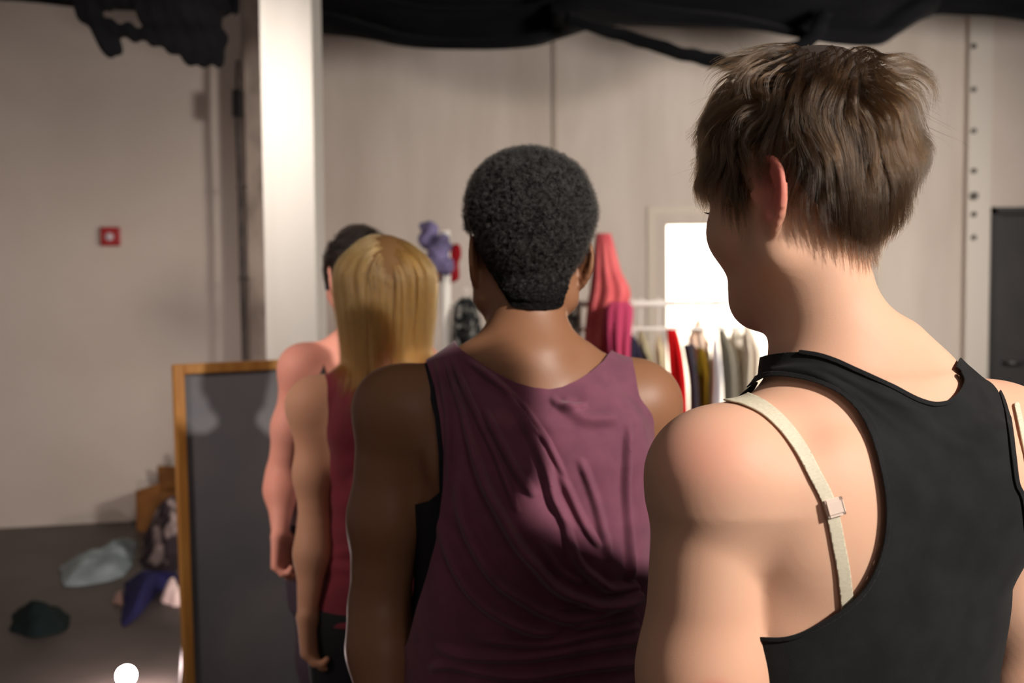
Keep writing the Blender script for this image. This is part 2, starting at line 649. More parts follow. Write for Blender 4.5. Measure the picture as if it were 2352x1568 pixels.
for y in (430, 640):
    c = loc(at(553 + (y - 430) * .02, y, 6.44))
    box('cross_piece', (c[0] - .026, c[1] - .0, c[2] - .012), (c[0] + .026, c[1] + .04, c[2] + .012), GAP, cd, 0.002)
# free-standing white column
ca, cb = at(593, 40, 4.0), at(712, 40, 4.0)
cc_ = at(612, 780, 4.0)
x0 = (ca[0] + cc_[0]) / 2; x1 = x0 + (cb[0] - ca[0]) + .003
M = Matrix.Translation((0, 0, 0))
col = tag(box('trim_4', (x0, 4.0, 0), (x1, 4.0 + (x1 - x0), 3.8), WHITE, bevel=0.006), kind='structure')

# fire alarm call point on the left wall
def on_wall(pxx, pyy, off=0.0):
    # point on the left wall seen at a pixel
    d = at(pxx, pyy, 1.0) - CAM
    a = np.array([-5.2, 5.96]); w = np.array([3.42, 0.755]); w /= np.linalg.norm(w); n = np.array([w[1], -w[0]])
    t = ((a - CAM[:2]) @ n) / (d[:2] @ n)
    return CAM + d * t + np.append(n, 0) * off
cpt = on_wall(255, 543)
ang = math.atan2(0.755, 3.42)
fa = empty('fire_alarm_call_point', cpt, ang)
tag(fa, 'small square red fire alarm call point with white centre on the left wall', 'fire alarm')
RED = material('alarm_red', lin(170, 24, 26), rough=0.4)
box('backplate', (-.060, -.035, -.060), (.060, 0, .060), RED, fa, 0.006)
bm = bmesh.new()
for lo, hi in [((-.052, -.043, -.052), (-.036, -.033, .052)), ((.036, -.043, -.052), (.052, -.033, .052)), ((-.052, -.043, .030), (.052, -.033, .052)), ((-.052, -.043, -.052), (.052, -.033, -.036))]: add_box(bm, lo, hi, .002)
bm_obj('cover_frame', bm, RED, fa)
tubes('push_disc', [([(-.004, -.036, -.004), (-.004, -.046, -.004)], 0.026)], material('alarm_white', lin(215, 200, 205), rough=0.4), fa, 20)

# ------------------------------------------------------------------ black drapes under the ceiling
DRAPE = material('black_drape', lin(17, 17, 19), lin(10, 10, 12), scale=3, rough=0.95, spec=0.08, sheen=0.02, stretch=(1, 1, 6))


def swag(name, top, bot, Y, folds, amp, label, group=None, dy=0.0):
    U, Vn = 90, 60
    t = spline([at(x, y, Y + dy) for x, y in top], U)
    b = spline([at(x, y, Y) for x, y in bot], U)
    P = []
    for i in range(U):
        for j in range(Vn):
            v = j / (Vn - 1)
            p = t[i] * (1 - v) + b[i] * v
            u = i / (U - 1)
            ph = folds * math.pi * 2 * v ** 1.3 + 1.3 * math.sin(u * 5 + v * 2)
            p = p + np.array([0, amp * math.sin(ph) * (0.4 + v) - 0.10 * math.sin(math.pi * v), amp * .35 * math.cos(ph * 1.1) * (v < 0.999) * (1 - v)])
            P.append(p)
    P = np.array(P)
    P[:, 1] += 0.015 * sines(P * [1, 1, 3], 9, 4)
    F = [[i * Vn + j, (i + 1) * Vn + j, (i + 1) * Vn + j + 1, i * Vn + j + 1] for i in range(U - 1) for j in range(Vn - 1)]
    o = mesh_obj(name, P, F, DRAPE)
    m = o.modifiers.new('t', 'SOLIDIFY'); m.thickness = 0.012
    return tag(o, label, 'drape', group)


swag('ceiling_drape', [(640, -330), (900, -330), (1300, -330)], [(640, 50), (712, 66), (790, 78), (860, 93), (920, 108), (990, 116), (1090, 119), (1180, 114), (1240, 104), (1290, 82), (1345, 60)], 5.6, 5, 0.05, 'long black drape sagging lowest, between the white column and the wall joint', dy=-0.3)
swag('ceiling_drape', [(1200, -330), (1600, -330), (2080, -330)], [(1270, 72), (1340, 55), (1430, 52), (1540, 60), (1640, 68), (1720, 74), (1820, 92), (1930, 106), (2010, 105), (2060, 76), (2110, 44), (2150, 26)], 5.5, 4, 0.05, 'broad black drape hanging behind the nearest person\'s hair', dy=-0.3)
swag('ceiling_drape', [(2060, -330), (2300, -330), (2600, -330)], [(2100, 36), (2150, 28), (2200, 36), (2280, 46), (2360, 50), (2560, 50)], 5.7, 3, 0.03, 'black drape at the far right above the bolted pilaster', dy=-0.3)
swag('ceiling_drape', [(-420, -330), (-100, -330), (300, -330)], [(-420, -20), (-200, 0), (0, 3), (90, 9), (180, 16), (330, 20)], 5.2, 3, 0.03, 'black drape along the top left above the bare wall', dy=-0.3)
# thin looped end of a drape
V, F = tube_arrays(spline([at(x, y, 5.3) for x, y in [(1300, 40), (1370, 66), (1430, 82), (1500, 104), (1570, 124), (1640, 138), (1700, 144), (1780, 130), (1860, 90), (1900, 30)]], 50), np.interp(np.linspace(0, 1, 50), [0, .2, .5, 1], [.03, .030, .036, .04]), 12)
V = np.array(V); V += 0.006 * np.stack([sines(V, 40, s) for s in (1, 2, 3)], -1)
lp = mesh_obj('drape_loop', V, F, DRAPE)
tag(lp, 'thin rolled loop of black cloth dipping below the drape beside the nearest head', 'drape')
# bunched cloth at the upper left
ax = [axis(-2.25, -1.15, 0.010), axis(3.9, 4.5, 0.010), axis(2.35, 3.15, 0.010)]
Bn = Field(ax)
for pts, r in [([(160, -50), (205, 25), (235, 70), (262, 118)], (26, 27, 22, 16)), ([(225, 55), (300, 72), (380, 95), (470, 128)], (16, 14, 16, 24)), ([(330, -60), (345, 20), (410, 80), (452, 132)], (50, 36, 30, 24)),
               ([(430, -60), (455, 40), (488, 90), (492, 134)], (60, 50, 30, 22)), ([(150, -45), (300, -35), (520, -30)], (40, 42, 60)), ([(200, 0), (300, 0), (420, 10)], (26, 20, 40)), ([(470, -40), (540, 0), (600, 10)], (40, 30, 26))]:
    P = [at(x, y, 4.2) for x, y in pts]
    for i in range(len(P) - 1):
        Bn.cone(P[i], P[i + 1], px(r[i], 4.2), px(r[i + 1], 4.2), 0.02)
V, F = Bn.mesh()
V = smooth_mesh(V, F, 2); N = normals(V, F)
V = V + N * (0.008 * np.sin(V[:, 0:1] * 95 + 12 * V[:, 2:3] + 1.4 * np.sin(V[:, 2:3] * 17)) + 0.005 * sines(V, 30, 2)[:, None])
tag(mesh_obj('bunched_drape', V, F, DRAPE), 'bunched black cloth dangling in lumps at the upper left, left of the column', 'drape')

# ------------------------------------------------------------------ framed board leaning at the left
WOOD = material('honey_wood', lin(196, 140, 70), lin(170, 112, 48), scale=6, rough=0.45, stretch=(6, 6, 0.6))
SLATE = material('slate_face', lin(108, 108, 114), lin(134, 130, 130), scale=2.2, rough=0.7, spec=0.3, lo=0.4, hi=0.75, detail=3)
tl = at(406, 836, 2.85)
bang = math.radians(33)
Mb = Matrix.Translation((tl[0] + 0.0, tl[1], 0)) @ Matrix.Rotation(bang, 4, 'Z') @ Matrix.Rotation(math.radians(-2.2), 4, 'X')
bh = tl[2] / math.cos(math.radians(2.2)) - 0.001
bw = 0.60
br = empty('framed_board', (0, 0, 0))
br.matrix_world = Matrix.Translation((tl[0] + 0.02, tl[1] - 0.045, 0)) @ Matrix.Rotation(bang, 4, 'Z')
tag(br, 'tall narrow board with dark grey face and honey wood frame, leaning beside the farthest person', 'board')
Ml = Matrix.Rotation(math.radians(-2.2), 4, 'X')
fwid = 0.030
box('board_face', (fwid * .6, .010, fwid * .6), (bw - fwid * .6, .022, bh - fwid * .6), SLATE, br, 0, Ml)
for n_, lo, hi in [('frame_rail', (0, 0, 0), (fwid, .030, bh)), ('frame_rail', (bw - fwid, 0, 0), (bw, .030, bh)), ('frame_rail', (fwid, 0, bh - fwid), (bw - fwid, .030, bh)), ('frame_rail', (fwid, 0, 0), (bw - fwid, .030, fwid))]:
    box(n_, lo, hi, WOOD, br, 0.003, Ml)
st_ = Matrix.Rotation(math.radians(14), 4, 'X')
for xx in (.06, bw - .09):
    box('rear_strut', (xx, .05, 0.0), (xx + .03, .07, 1.0), WOOD, br, 0.002, Matrix.Translation((0, .33, 0.0)) @ Matrix.Rotation(math.radians(16), 4, 'X'))

# ------------------------------------------------------------------ glowing bulb on the floor
bc = at(290, 1551, 3.62)
fl = empty('floor_lamp', (bc[0], bc[1], 0))
tag(fl, 'bare glowing round bulb on a low stand on the floor at the bottom left', 'lamp')
bm = bmesh.new()
bmesh.ops.create_uvsphere(bm, u_segments=24, v_segments=16, radius=0.034)
for v in bm.verts: v.co.z += bc[2]
bm_obj('bulb', bm, material('bulb_glow', lin(255, 235, 235), emit=((1.0, 0.80, 0.78, 1), 600)), fl, True)
tubes('socket', [([(0, 0, bc[2] - .03), (0, 0, bc[2] - .075)], 0.017)], SHOE_ := material('socket_black', lin(20, 20, 20), rough=0.5), fl, 16)
tubes('stand', [([(0, 0, 0), (0, 0, bc[2] - .07)], 0.011), ], SHOE_, fl, 12)
tubes('base', [([(0, 0, 0), (0, 0, 0.012), (0, 0, .016)], [0.07, .07, .03])], SHOE_, fl, 24)

# ------------------------------------------------------------------ cloth heaps on the floor
def floor_at(pxx, pyy):
    d = at(pxx, pyy, 1.0) - CAM
    return CAM + d * (-CAM[2] / d[2])


def heap(name, outline, h, mat, seed, label, cat, folds=1.0, thick=0.02, group=None, rise=None):
    """a crumpled cloth lying on the floor: outline in pixels projected to the floor"""
    P = np.array([floor_at(x, y)[:2] for x, y in outline])
    P = spline(np.vstack([P, P[:1]]), 90)[:-1]
    c = P.mean(0)
    K, R_ = 90, 34
    V = [[c[0], c[1], 0]]
    for j in range(1, R_ + 1):
        f = j / R_
        for i in range(len(P)):
            V.append([*(c + (P[i] - c) * f), 0])
    V = np.array(V)
    rad = np.concatenate([[0], np.repeat(np.arange(1, R_ + 1) / R_, len(P))])
    q = V.copy()
    n = np.abs(sines(q, 22, seed)) * 0.5 + np.abs(sines(q, 45, seed + 1)) * 0.28 + 0.35 * sines(q, 9, seed + 2) + 0.2
    env = np.clip((1 - rad ** 4), 0, 1)
    V[:, 2] = 0.004 + np.maximum(env * (thick + h * (1 - rad ** 2) + h * 0.55 * folds * (n - .4) * (0.3 + 0.7 * env)), 0)
    V[:, :2] += 0.010 * np.stack([sines(q, 30, seed + 4), sines(q, 30, seed + 5)], -1) * rad[:, None]
    V -= [c[0], c[1], 0]
    n_ = len(P)
    F = [[0, 1 + i, 1 + (i + 1) % n_] for i in range(n_)]
    for j in range(1, R_):
        a = 1 + (j - 1) * n_; b = 1 + j * n_
        F += [[a + i, b + i, b + (i + 1) % n_, a + (i + 1) % n_] for i in range(n_)]
    F.append([1 + (R_ - 1) * n_ + i for i in range(n_)][::-1])
    o = mesh_obj(name, V, F, mat)
    o.location = (c[0], c[1], 0.0)
    return tag(o, label, cat, group)


def cl(name, a, b=None, **k): return material(name, lin(*a), lin(*b) if b else None, rough=0.9, spec=0.2, **k)


heap('crumpled_cloth', [(25, 1450), (30, 1410), (80, 1415), (150, 1410), (160, 1440), (120, 1460), (60, 1465)], 0.07, cl('green_black', (16, 30, 30)), 3, 'dark green crumpled cloth mound at the far left of the floor', 'cloth')
heap('crumpled_cloth', [(143, 1348), (140, 1300), (200, 1286), (250, 1270), (290, 1252), (312, 1246), (306, 1290), (285, 1322), (230, 1340)], 0.05, cl('grey_blue', (150, 160, 162), (120, 130, 132), scale=6), 6, 'flat pale grey-blue cloth spread on the floor near the wall', 'cloth')
heap('crumpled_cloth', [(280, 1342), (300, 1334), (350, 1334), (400, 1336), (432, 1338), (425, 1346), (380, 1350), (345, 1390), (310, 1425), (285, 1430)], 0.07, cl('navy_cloth', (36, 34, 76)), 9, 'navy blue crumpled cloth in front of the patterned heap', 'cloth')
heap('crumpled_cloth', [(373, 1388), (385, 1365), (405, 1358), (420, 1375), (418, 1392), (395, 1396)], 0.06, cl('pale_pink', (235, 208, 200)), 12, 'small pale pink cloth scrap beside the wood-framed board', 'cloth')
heap('crumpled_cloth', [(258, 1388), (266, 1370), (282, 1376), (280, 1390)], 0.03, cl('dull_brown', (120, 96, 86)), 13, 'tiny dull brown scrap left of the navy cloth', 'cloth')
heap('clothes_heap', [(318, 1298), (326, 1260), (340, 1242), (380, 1238), (440, 1240), (445, 1290), (420, 1318), (370, 1318)], 0.30, cl('mauve_pattern', (52, 42, 46), (170, 150, 146), scale=9, lo=0.5, hi=0.62), 21, 'tall heap of dark and mauve patterned clothes in front of the cardboard box', 'clothes')
# open cardboard box behind the heap
CARD = material('cardboard', lin(150, 98, 48), lin(132, 84, 38), scale=10, rough=0.85)
b0 = floor_at(395, 1212)
cb_ = empty('cardboard_box', (b0[0], b0[1], 0), math.radians(-14))
tag(cb_, 'open brown cardboard box standing behind the heap of clothes', 'box')
for n_, lo, hi in [('side', (-.17, -.13, 0), (-.163, .13, .26)), ('side', (.163, -.13, 0), (.17, .13, .26)), ('side', (-.17, -.13, 0), (.17, -.123, .26)), ('side', (-.17, .123, 0), (.17, .13, .26)), ('bottom', (-.163, -.123, 0), (.163, .123, .006))]:
    box(n_, lo, hi, CARD, cb_)
box('flap', (-.17, -.003, 0), (.17, .003, .12), CARD, cb_, 0, Matrix.Translation((0, .128, .26)) @ Matrix.Rotation(math.radians(8), 4, 'X'))
box('flap', (-.003, -.13, 0), (.003, .13, .11), CARD, cb_, 0, Matrix.Translation((.168, 0, .26)) @ Matrix.Rotation(math.radians(40), 4, 'Y'))
# thin grey pipe leg by the wall
p0 = floor_at(412, 1215)
tg = tubes('metal_pole', [([np.array([p0[0], p0[1] + .22, 0]), np.array([at(405, 1035, p0[1] + .22)[0], p0[1] + .22, at(405, 1035, p0[1] + .22)[2]])], 0.017)], material('pole_grey', lin(150, 145, 138), rough=0.4))
tag(tg, 'short pale grey pole standing behind the cardboard box against the wall', 'pole')

# ------------------------------------------------------------------ clothes rack
YR = 5.3
RW = material('rack_white', lin(238, 232, 222), rough=0.4)
zr1, zr2 = at(1500, 697, YR)[2], at(1500, 755, YR)[2]
posts = [at(1024, 690, YR)[0], at(1384, 690, YR)[0], at(1905, 690, YR)[0]]
rk = empty('clothes_rack', (posts[0], YR, 0))
tag(rk, 'long white metal clothes rack with two rails in front of the back wall', 'clothes rack')
o0 = np.array([posts[0], YR, 0])
tubes('top_rail', [([np.array([posts[0], YR, zr1]) - o0, np.array([posts[2], YR, zr1]) - o0], 0.017)], RW, rk)
tubes('lower_rail', [([np.array([posts[0], YR, zr2]) - o0, np.array([posts[2], YR, zr2]) - o0], 0.010)], RW, rk)
for i, p in enumerate(posts):
    zt = [at(1024, 530, YR)[2], at(1384, 545, YR)[2], zr1 + .02][i]
    tubes('post', [([np.array([p, YR, 0.03]) - o0, np.array([p, YR, zt]) - o0], [0.028 if i == 0 else 0.018] * 2)], RW, rk)
    tubes('foot', [([np.array([p, YR - .28, 0.03]) - o0, np.array([p, YR + .28, 0.03]) - o0], 0.022)], RW, rk)


def hung(name, label, cat, mat, rows, Y, pleats=5, depth=0.05, seed=1, group=None, amp=0.010, hook=True, grp='clothes hung along the white rack'):
    """closed cloth body: rows = (px left, px right, py)"""
    R_ = 40
    rows = np.array(rows, float)
    q = spline(rows, R_)
    n = 44
    V, F = [], []
    for j in range(R_):
        a, b = at(q[j, 0], q[j, 2], Y), at(q[j, 1], q[j, 2], Y)
        c = (a + b) / 2; w = max((b[0] - a[0]) / 2, 0.004)
        v = j / (R_ - 1)
        dd = depth * (0.35 + 0.65 * min(1, v * 2)) * min(1, w / 0.03)
        for k in range(n):
            t = 2 * math.pi * k / n
            pl = 1 + 0.28 * (0.3 + v) * math.sin(pleats * 2 * t + seed + v * 1.5)
            V.append([c[0] + w * math.cos(t), Y + dd * math.sin(t) * pl, c[2] + (0.006 * math.sin(3 * t + seed) if j == R_ - 1 else 0)])
    for j in range(R_ - 1):
        F += [[j * n + k, j * n + (k + 1) % n, (j + 1) * n + (k + 1) % n, (j + 1) * n + k] for k in range(n)]
    F.append(list(range(n))[::-1]); F.append([(R_ - 1) * n + k for k in range(n)])
    V = np.array(V)
    V += 0.45 * amp * np.stack([sines(V * [1, 1, .4], 28, seed + s) for s in (1, 2, 3)], -1)
    c0 = V[:n].mean(0)
    o = mesh_obj(name, V - c0, F, mat)
    o.location = c0
    tag(o, label, cat, grp)
    if hook:
        top = zr1 - c0[2]
        hk = [(0, 0, -.01), (0, 0, max(top - 0.012, 0.01)), (.012, 0, max(top, .02) + .012), (.0, 0, max(top, .02) + .026), (-.014, 0, max(top, .02) + .012)]
        hk = [(x, 0.0, z) for x, y, z in hk]
        tubes('hanger', [(spline(hk, 24), 0.003)], BR, o, 6)
    return o


hung('hanging_camisole', 'cream beige top hanging left of the bright red garment', 'clothing', cl('beige', (222, 208, 170)), [(1512, 1516, 770), (1506, 1526, 800), (1510, 1532, 850), (1512, 1536, 930), (1514, 1538, 1150)], YR, 4, .07, 2)
hung('hanging_skirt', 'olive beige skirt hanging leftmost beside the coral scarf', 'clothing', cl('olive_beige', (160, 150, 120)), [(1466, 1474, 760), (1462, 1490, 800), (1478, 1504, 860), (1480, 1506, 1120)], YR + .02, 3, .06, 4)
hung('hanging_dress', 'bright red dress hanging on the rack at the edge of the bright doorway', 'clothing', cl('bright_red', (205, 16, 22)), [(1535, 1556, 756), (1534, 1562, 775), (1536, 1570, 830), (1545, 1580, 960), (1548, 1584, 1150)], YR - .03, 2, .06, 6)
hung('hanging_trousers', 'dark charcoal trousers hanging right of the red dress', 'clothing', cl('charcoal', (52, 50, 58)), [(1568, 1590, 792), (1572, 1594, 810), (1584, 1600, 900), (1587, 1604, 1150)], YR, 2, .05, 8)
hung('hanging_camisole', 'mustard olive top hanging between charcoal trousers and white shirt', 'clothing', cl('mustard', (120, 92, 14)), [(1606, 1616, 800), (1600, 1628, 840), (1606, 1628, 900), (1610, 1630, 1100)], YR + .02, 3, .05, 11)
hung('hanging_blouse', 'peach cream blouse hanging high above the mustard top', 'clothing', cl('peach', (236, 206, 180)), [(1600, 1606, 735), (1582, 1620, 770), (1584, 1630, 790), (1606, 1624, 808), (1612, 1620, 814)], YR + .06, 4, .04, 13)
hung('hanging_slip', 'pale cream slip hanging behind the mustard top and the charcoal trousers', 'clothing', cl('cream_slip', (238, 222, 200)), [(1596, 1602, 760), (1588, 1616, 790), (1584, 1634, 840), (1582, 1640, 1150)], YR + .16, 4, .04, 41)
hung('hanging_blouse', 'ivory blouse glimpsed behind the grey jacket and the cream dress', 'clothing', cl('ivory', (234, 224, 208)), [(1690, 1696, 745), (1676, 1712, 780), (1674, 1722, 850), (1672, 1724, 1120)], YR + .16, 4, .04, 43)
hung('hanging_shirt', 'white shirt hanging left of the grey jacket', 'clothing', cl('white_shirt', (226, 226, 228)), [(1640, 1646, 775), (1634, 1648, 800), (1633, 1653, 880), (1634, 1656, 1100)], YR - .02, 3, .06, 15)
hung('hanging_jacket', 'grey olive jacket with sloped shoulder hanging right of the white shirt', 'clothing', cl('grey_olive', (122, 116, 102)), [(1648, 1654, 742), (1650, 1672, 775), (1656, 1690, 820), (1660, 1698, 900), (1662, 1700, 1120)], YR + .03, 3, .06, 17)
hung('hanging_dress', 'cream dress hanging just under the nearest person\'s chin', 'clothing', cl('cream', (232, 220, 200)), [(1712, 1718, 740), (1706, 1735, 780), (1706, 1752, 850), (1708, 1756, 1120)], YR, 4, .07, 19)
hung('hanging_camisole', 'small dark navy top hanging right of the plum shoulder strap', 'clothing', cl('navy_top', (44, 42, 60)), [(1450, 1456, 770), (1444, 1470, 800), (1446, 1474, 850), (1450, 1476, 1050)], YR - .03, 2, .05, 23)
hung('hanging_blouse', 'black and grey patterned blouse hanging between the blonde hair and the black curly head', 'clothing', cl('black_pattern', (24, 26, 26), (120, 118, 112), scale=22, lo=.5, hi=.6), [(1062, 1082, 680), (1046, 1096, 700), (1040, 1104, 740), (1038, 1106, 800), (1038, 1108, 1050)], YR - .02, 4, .07, 25)
hung('hanging_vest', 'black and light grey patterned vest hanging left of the coral scarf', 'clothing', cl('grey_black', (170, 162, 152), (30, 28, 28), scale=16, lo=.48, hi=.56), [(1308, 1322, 684), (1298, 1334, 700), (1292, 1334, 760), (1286, 1330, 1050)], YR, 4, .06, 27)
hung('coral_scarf', 'long coral pink scarf draped over the tall middle rack post', 'scarf', cl('coral', (226, 112, 112), (200, 84, 90), scale=7), [(1368, 1402, 536), (1364, 1410, 560), (1358, 1428, 620), (1352, 1450, 670), (1346, 1440, 720), (1340, 1425, 800), (1336, 1420, 900), (1336, 1416, 1000)], YR - .08, 5, .075, 31, hook=False, grp=None, amp=.012)
hung('magenta_cloth', 'raspberry pink cloth hanging over the lower right of the coral scarf', 'clothing', cl('raspberry', (186, 66, 100)), [(1402, 1440, 694), (1390, 1452, 710), (1388, 1450, 760), (1392, 1446, 800), (1400, 1446, 900)], YR - .24, 4, .05, 33, hook=False, grp=None)


def blob(name, label, cat, prims, mat, scale, amp, seed, step=0.008, parent=None):
    P = np.array([at(*p[:3]) for p in prims])
    r = max(p[3] for p in prims) * prims[0][2] / FPX + .04
    lo, hi = P.min(0) - r, P.max(0) + r
    f = Field([axis(lo[i], hi[i], step) for i in range(3)])
    for p, c in zip(prims, P):
        rr = px(p[3], p[2]); rz = px(p[4], p[2]); a = math.radians(p[5])
        f.ell(c, (rr, min(rr, rz) * 1.1, rz), np.array([[math.cos(a), 0, math.sin(a)], [0, 1, 0], [-math.sin(a), 0, math.cos(a)]]), 0.012)
    V, F = f.mesh(); V = smooth_mesh(V, F, 2); N = normals(V, F)
    V = V + N * (amp * (np.abs(sines(V, scale, seed)) - .5) + amp * .5 * sines(V, scale * 2, seed + 1))[:, None]
    c = V.mean(0)
    o = mesh_obj(name, V - c, F, mat, parent); o.location = c
    return tag(o, label, cat) if label else o


blob('lilac_scarf', 'bundled lilac grey scarf on top of the left rack post, above the dark red cap', 'scarf', [(985, 540, 5.28, 22, 34, 20), (1008, 580, 5.22, 24, 46, 28), (1022, 610, 5.20, 22, 24, 10), (1002, 600, 5.20, 24, 26, 0), (982, 522, 5.28, 20, 12, 0)], cl('lilac_grey', (122, 112, 150), (84, 78, 104), scale=14), 42, 0.009, 3)
blob('red_cap', 'dark red cap hanging under the lilac scarf on the left rack post', 'hat', [(1026, 622, 5.44, 30, 28, 0), (1040, 590, 5.44, 18, 34, 20), (1032, 636, 5.43, 26, 14, 0)], cl('dark_red', (132, 10, 20)), 30, 0.008, 8)

# ------------------------------------------------------------------ people
def head_frame(yaw, pitch, roll=0):
    return np.array((Matrix.Rotation(yaw, 3, 'Z') @ Matrix.Rotation(-pitch, 3, 'X') @ Matrix.Rotation(roll, 3, 'Y')))


def add_head(f, Cc, M, s=1.0, ear_out=0.5, ears=True):
    W_ = lambda x, y, z: Cc + M @ (np.array([x, y, z]) * s)
    E = lambda c, r, k=0.02, neg=False: f.ell(W_(*c), np.array(r) * s, M, k, neg)
    K = lambda a, b, r1, r2, k=0.02, neg=False: f.cone(W_(*a), W_(*b), r1 * s, r2 * s, k, neg)
    E((0, -0.011, 0.034), (0.074, 0.087, 0.085))
    E((0, 0.030, -0.005), (0.064, 0.062, 0.085), 0.03)
    E((0, 0.040, -0.050), (0.050, 0.045, 0.058), 0.03)
    K((0, 0.070, -0.098), (0, 0.066, -0.094), 0.018, 0.020, 0.03)
    for sg in (-1, 1):
        K((sg * 0.056, -0.002, -0.060), (sg * 0.016, 0.064, -0.096), 0.016, 0.018, 0.03)
        K((sg * 0.058, -0.005, -0.030), (sg * 0.056, -0.002, -0.060), 0.016, 0.015, 0.03)
        E((sg * 0.042, 0.052, -0.028), (0.027, 0.028, 0.026), 0.025)
        K((sg * 0.008, 0.086, 0.022), (sg * 0.044, 0.074, 0.024), 0.010, 0.010, 0.016)
        E((sg * 0.031, 0.094, 0.002), (0.019, 0.016, 0.014), None if False else 0.012, True)
        E((sg * 0.031, 0.073, 0.001), (0.014, 0.014, 0.013), 0.003)
        K((sg * 0.014, 0.0835, 0.007), (sg * 0.046, 0.074, 0.005), 0.0035, 0.0030, 0.004)
    K((0, 0.086, 0.012), (0, 0.104, -0.026), 0.0075, 0.010, 0.010)
    E((0, 0.104, -0.032), (0.012, 0.012, 0.010), 0.008)
    for sg in (-1, 1):
        E((sg * 0.011, 0.096, -0.035), (0.008, 0.009, 0.007), 0.006)
        K((sg * 0.001, 0.093, -0.058), (sg * 0.022, 0.082, -0.062), 0.0065, 0.004, 0.006)
        K((sg * 0.001, 0.091, -0.070), (sg * 0.020, 0.081, -0.067), 0.0070, 0.004, 0.006)
    K((-0.024, 0.092, -0.0640), (0.024, 0.092, -0.0640), 0.0018, 0.0018, 0.003, True)
    # ears
    for sg in ((-1, 1) if ears else ()):
        hel = [(0.004, 0.006), (0.006, 0.018), (-0.001, 0.029), (-0.013, 0.033), (-0.024, 0.028), (-0.030, 0.014), (-0.029, -0.002), (-0.023, -0.016), (-0.014, -0.027), (-0.006, -0.033)]
        P = [(sg * (0.071 + (0.008 - y) * ear_out), y - 0.008, z - 0.010) for y, z in hel]
        Q = spline(P, 22)
        for i in range(len(Q) - 1):
            t = i / (len(Q) - 1)
            r = 0.0031 + 0.0022 * max(0, t - 0.6) / 0.4
            K(Q[i], Q[i + 1], r, r, 0.003)
        nrm = np.array([sg * 1.0, ear_out, 0]); nrm /= np.linalg.norm(nrm)
        tng = np.array([-nrm[1] * sg, sg * nrm[0] * 1.0, 0]) * -1
        Me = M @ np.stack([nrm, np.array([-nrm[1], nrm[0], 0]), np.array([0, 0, 1.0])], 1)
        cc = (sg * (0.071 + 0.020 * ear_out - 0.002), -0.018, -0.008)
        f.ell(W_(*cc), np.array([0.0034, 0.019, 0.030]) * s, Me, 0.004)
        K((sg * 0.079, -0.022, -0.018), (sg * (0.075 + .018 * ear_out), -0.026, 0.010), 0.003, 0.003, 0.004)
        E((sg * (cc[0] * sg + 0.0075), -0.015, -0.004), (0.0065, 0.011, 0.019), 0.003, True)
        K((sg * 0.074, 0.000, -0.010), (sg * 0.076, 0.000, -0.004), 0.004, 0.004, 0.004)
        K((sg * 0.072, -0.012, -0.024), (sg * 0.080, -0.016, -0.030), 0.006, 0.005, 0.006)


def add_hand(f, wr, d, side, nrm, curl, s=1.0, thumb=0.6):
    d, side, nrm = [v / np.linalg.norm(v) for v in (v3(d), v3(side), v3(nrm))]
    L = [0.056, 0.070, 0.076, 0.068]
    offs = [-0.031, -0.011, 0.010, 0.030]
    kn = [0.076, 0.084, 0.087, 0.082]
    for i in range(4):
        b = wr + (d * 0.006 + side * offs[i] * 0.55) * s
        k_ = wr + (d * kn[i] + side * offs[i]) * s
        f.cone(b, k_, 0.0135 * s, 0.0110 * s, 0.012)
        p = k_; dd = d.copy(); ang = 0
        for j, fr in enumerate((0.46, 0.30, 0.24)):
            ang += curl * (0.75 if j == 0 else 1.0) * (1 + 0.12 * (3 - i))
            dd = d * math.cos(ang) + nrm * math.sin(ang) + side * (i - 1.5) * 0.05 * (1 - curl)
            q = p + dd * L[i] * fr * s
            f.cone(p, q, (0.0090 - 0.0008 * j) * s, (0.0084 - 0.0010 * j) * s, 0.0035)
            p = q
    b = wr + (d * 0.022 + side * 0.026 + nrm * 0.006) * s
    m1 = b + (d * 0.62 + side * 0.62 + nrm * 0.35) * 0.036 * s
    m2 = m1 + (d * 0.90 + side * (0.45 - thumb * 0.5) + nrm * 0.45) * 0.030 * s
    m3 = m2 + (d * 0.90 + side * (0.20 - thumb * 0.6) + nrm * 0.50) * 0.024 * s
    f.cone(wr + d * 0.008 * s, b, 0.014 * s, 0.014 * s, 0.012)
    f.cone(b, m1, 0.014 * s, 0.0115 * s, 0.010)
    f.cone(m1, m2, 0.0108 * s, 0.0095 * s, 0.004)
    f.cone(m2, m3, 0.0094 * s, 0.0078 * s, 0.003)


def add_arm(f, sh, el, wr, r=(0.050, 0.040, 0.034, 0.024), hand=None, hs=1.0):
    f.cone(sh, sh, r[0], r[0], 0.02)
    m = sh * 0.45 + el * 0.55
    f.cone(sh, m, r[0] * 0.98, r[1] * 1.08, 0.03)
    f.cone(m, el, r[1] * 1.08, r[2] * 1.05, 0.03)
    u = el + (wr - el) * 0.28
    f.cone(el, u, r[2] * 1.02, r[2] * 1.10, 0.02)
    f.cone(u, wr, r[2] * 1.08, r[3], 0.03)
    if hand:
        add_hand(f, wr, *hand, s=hs)


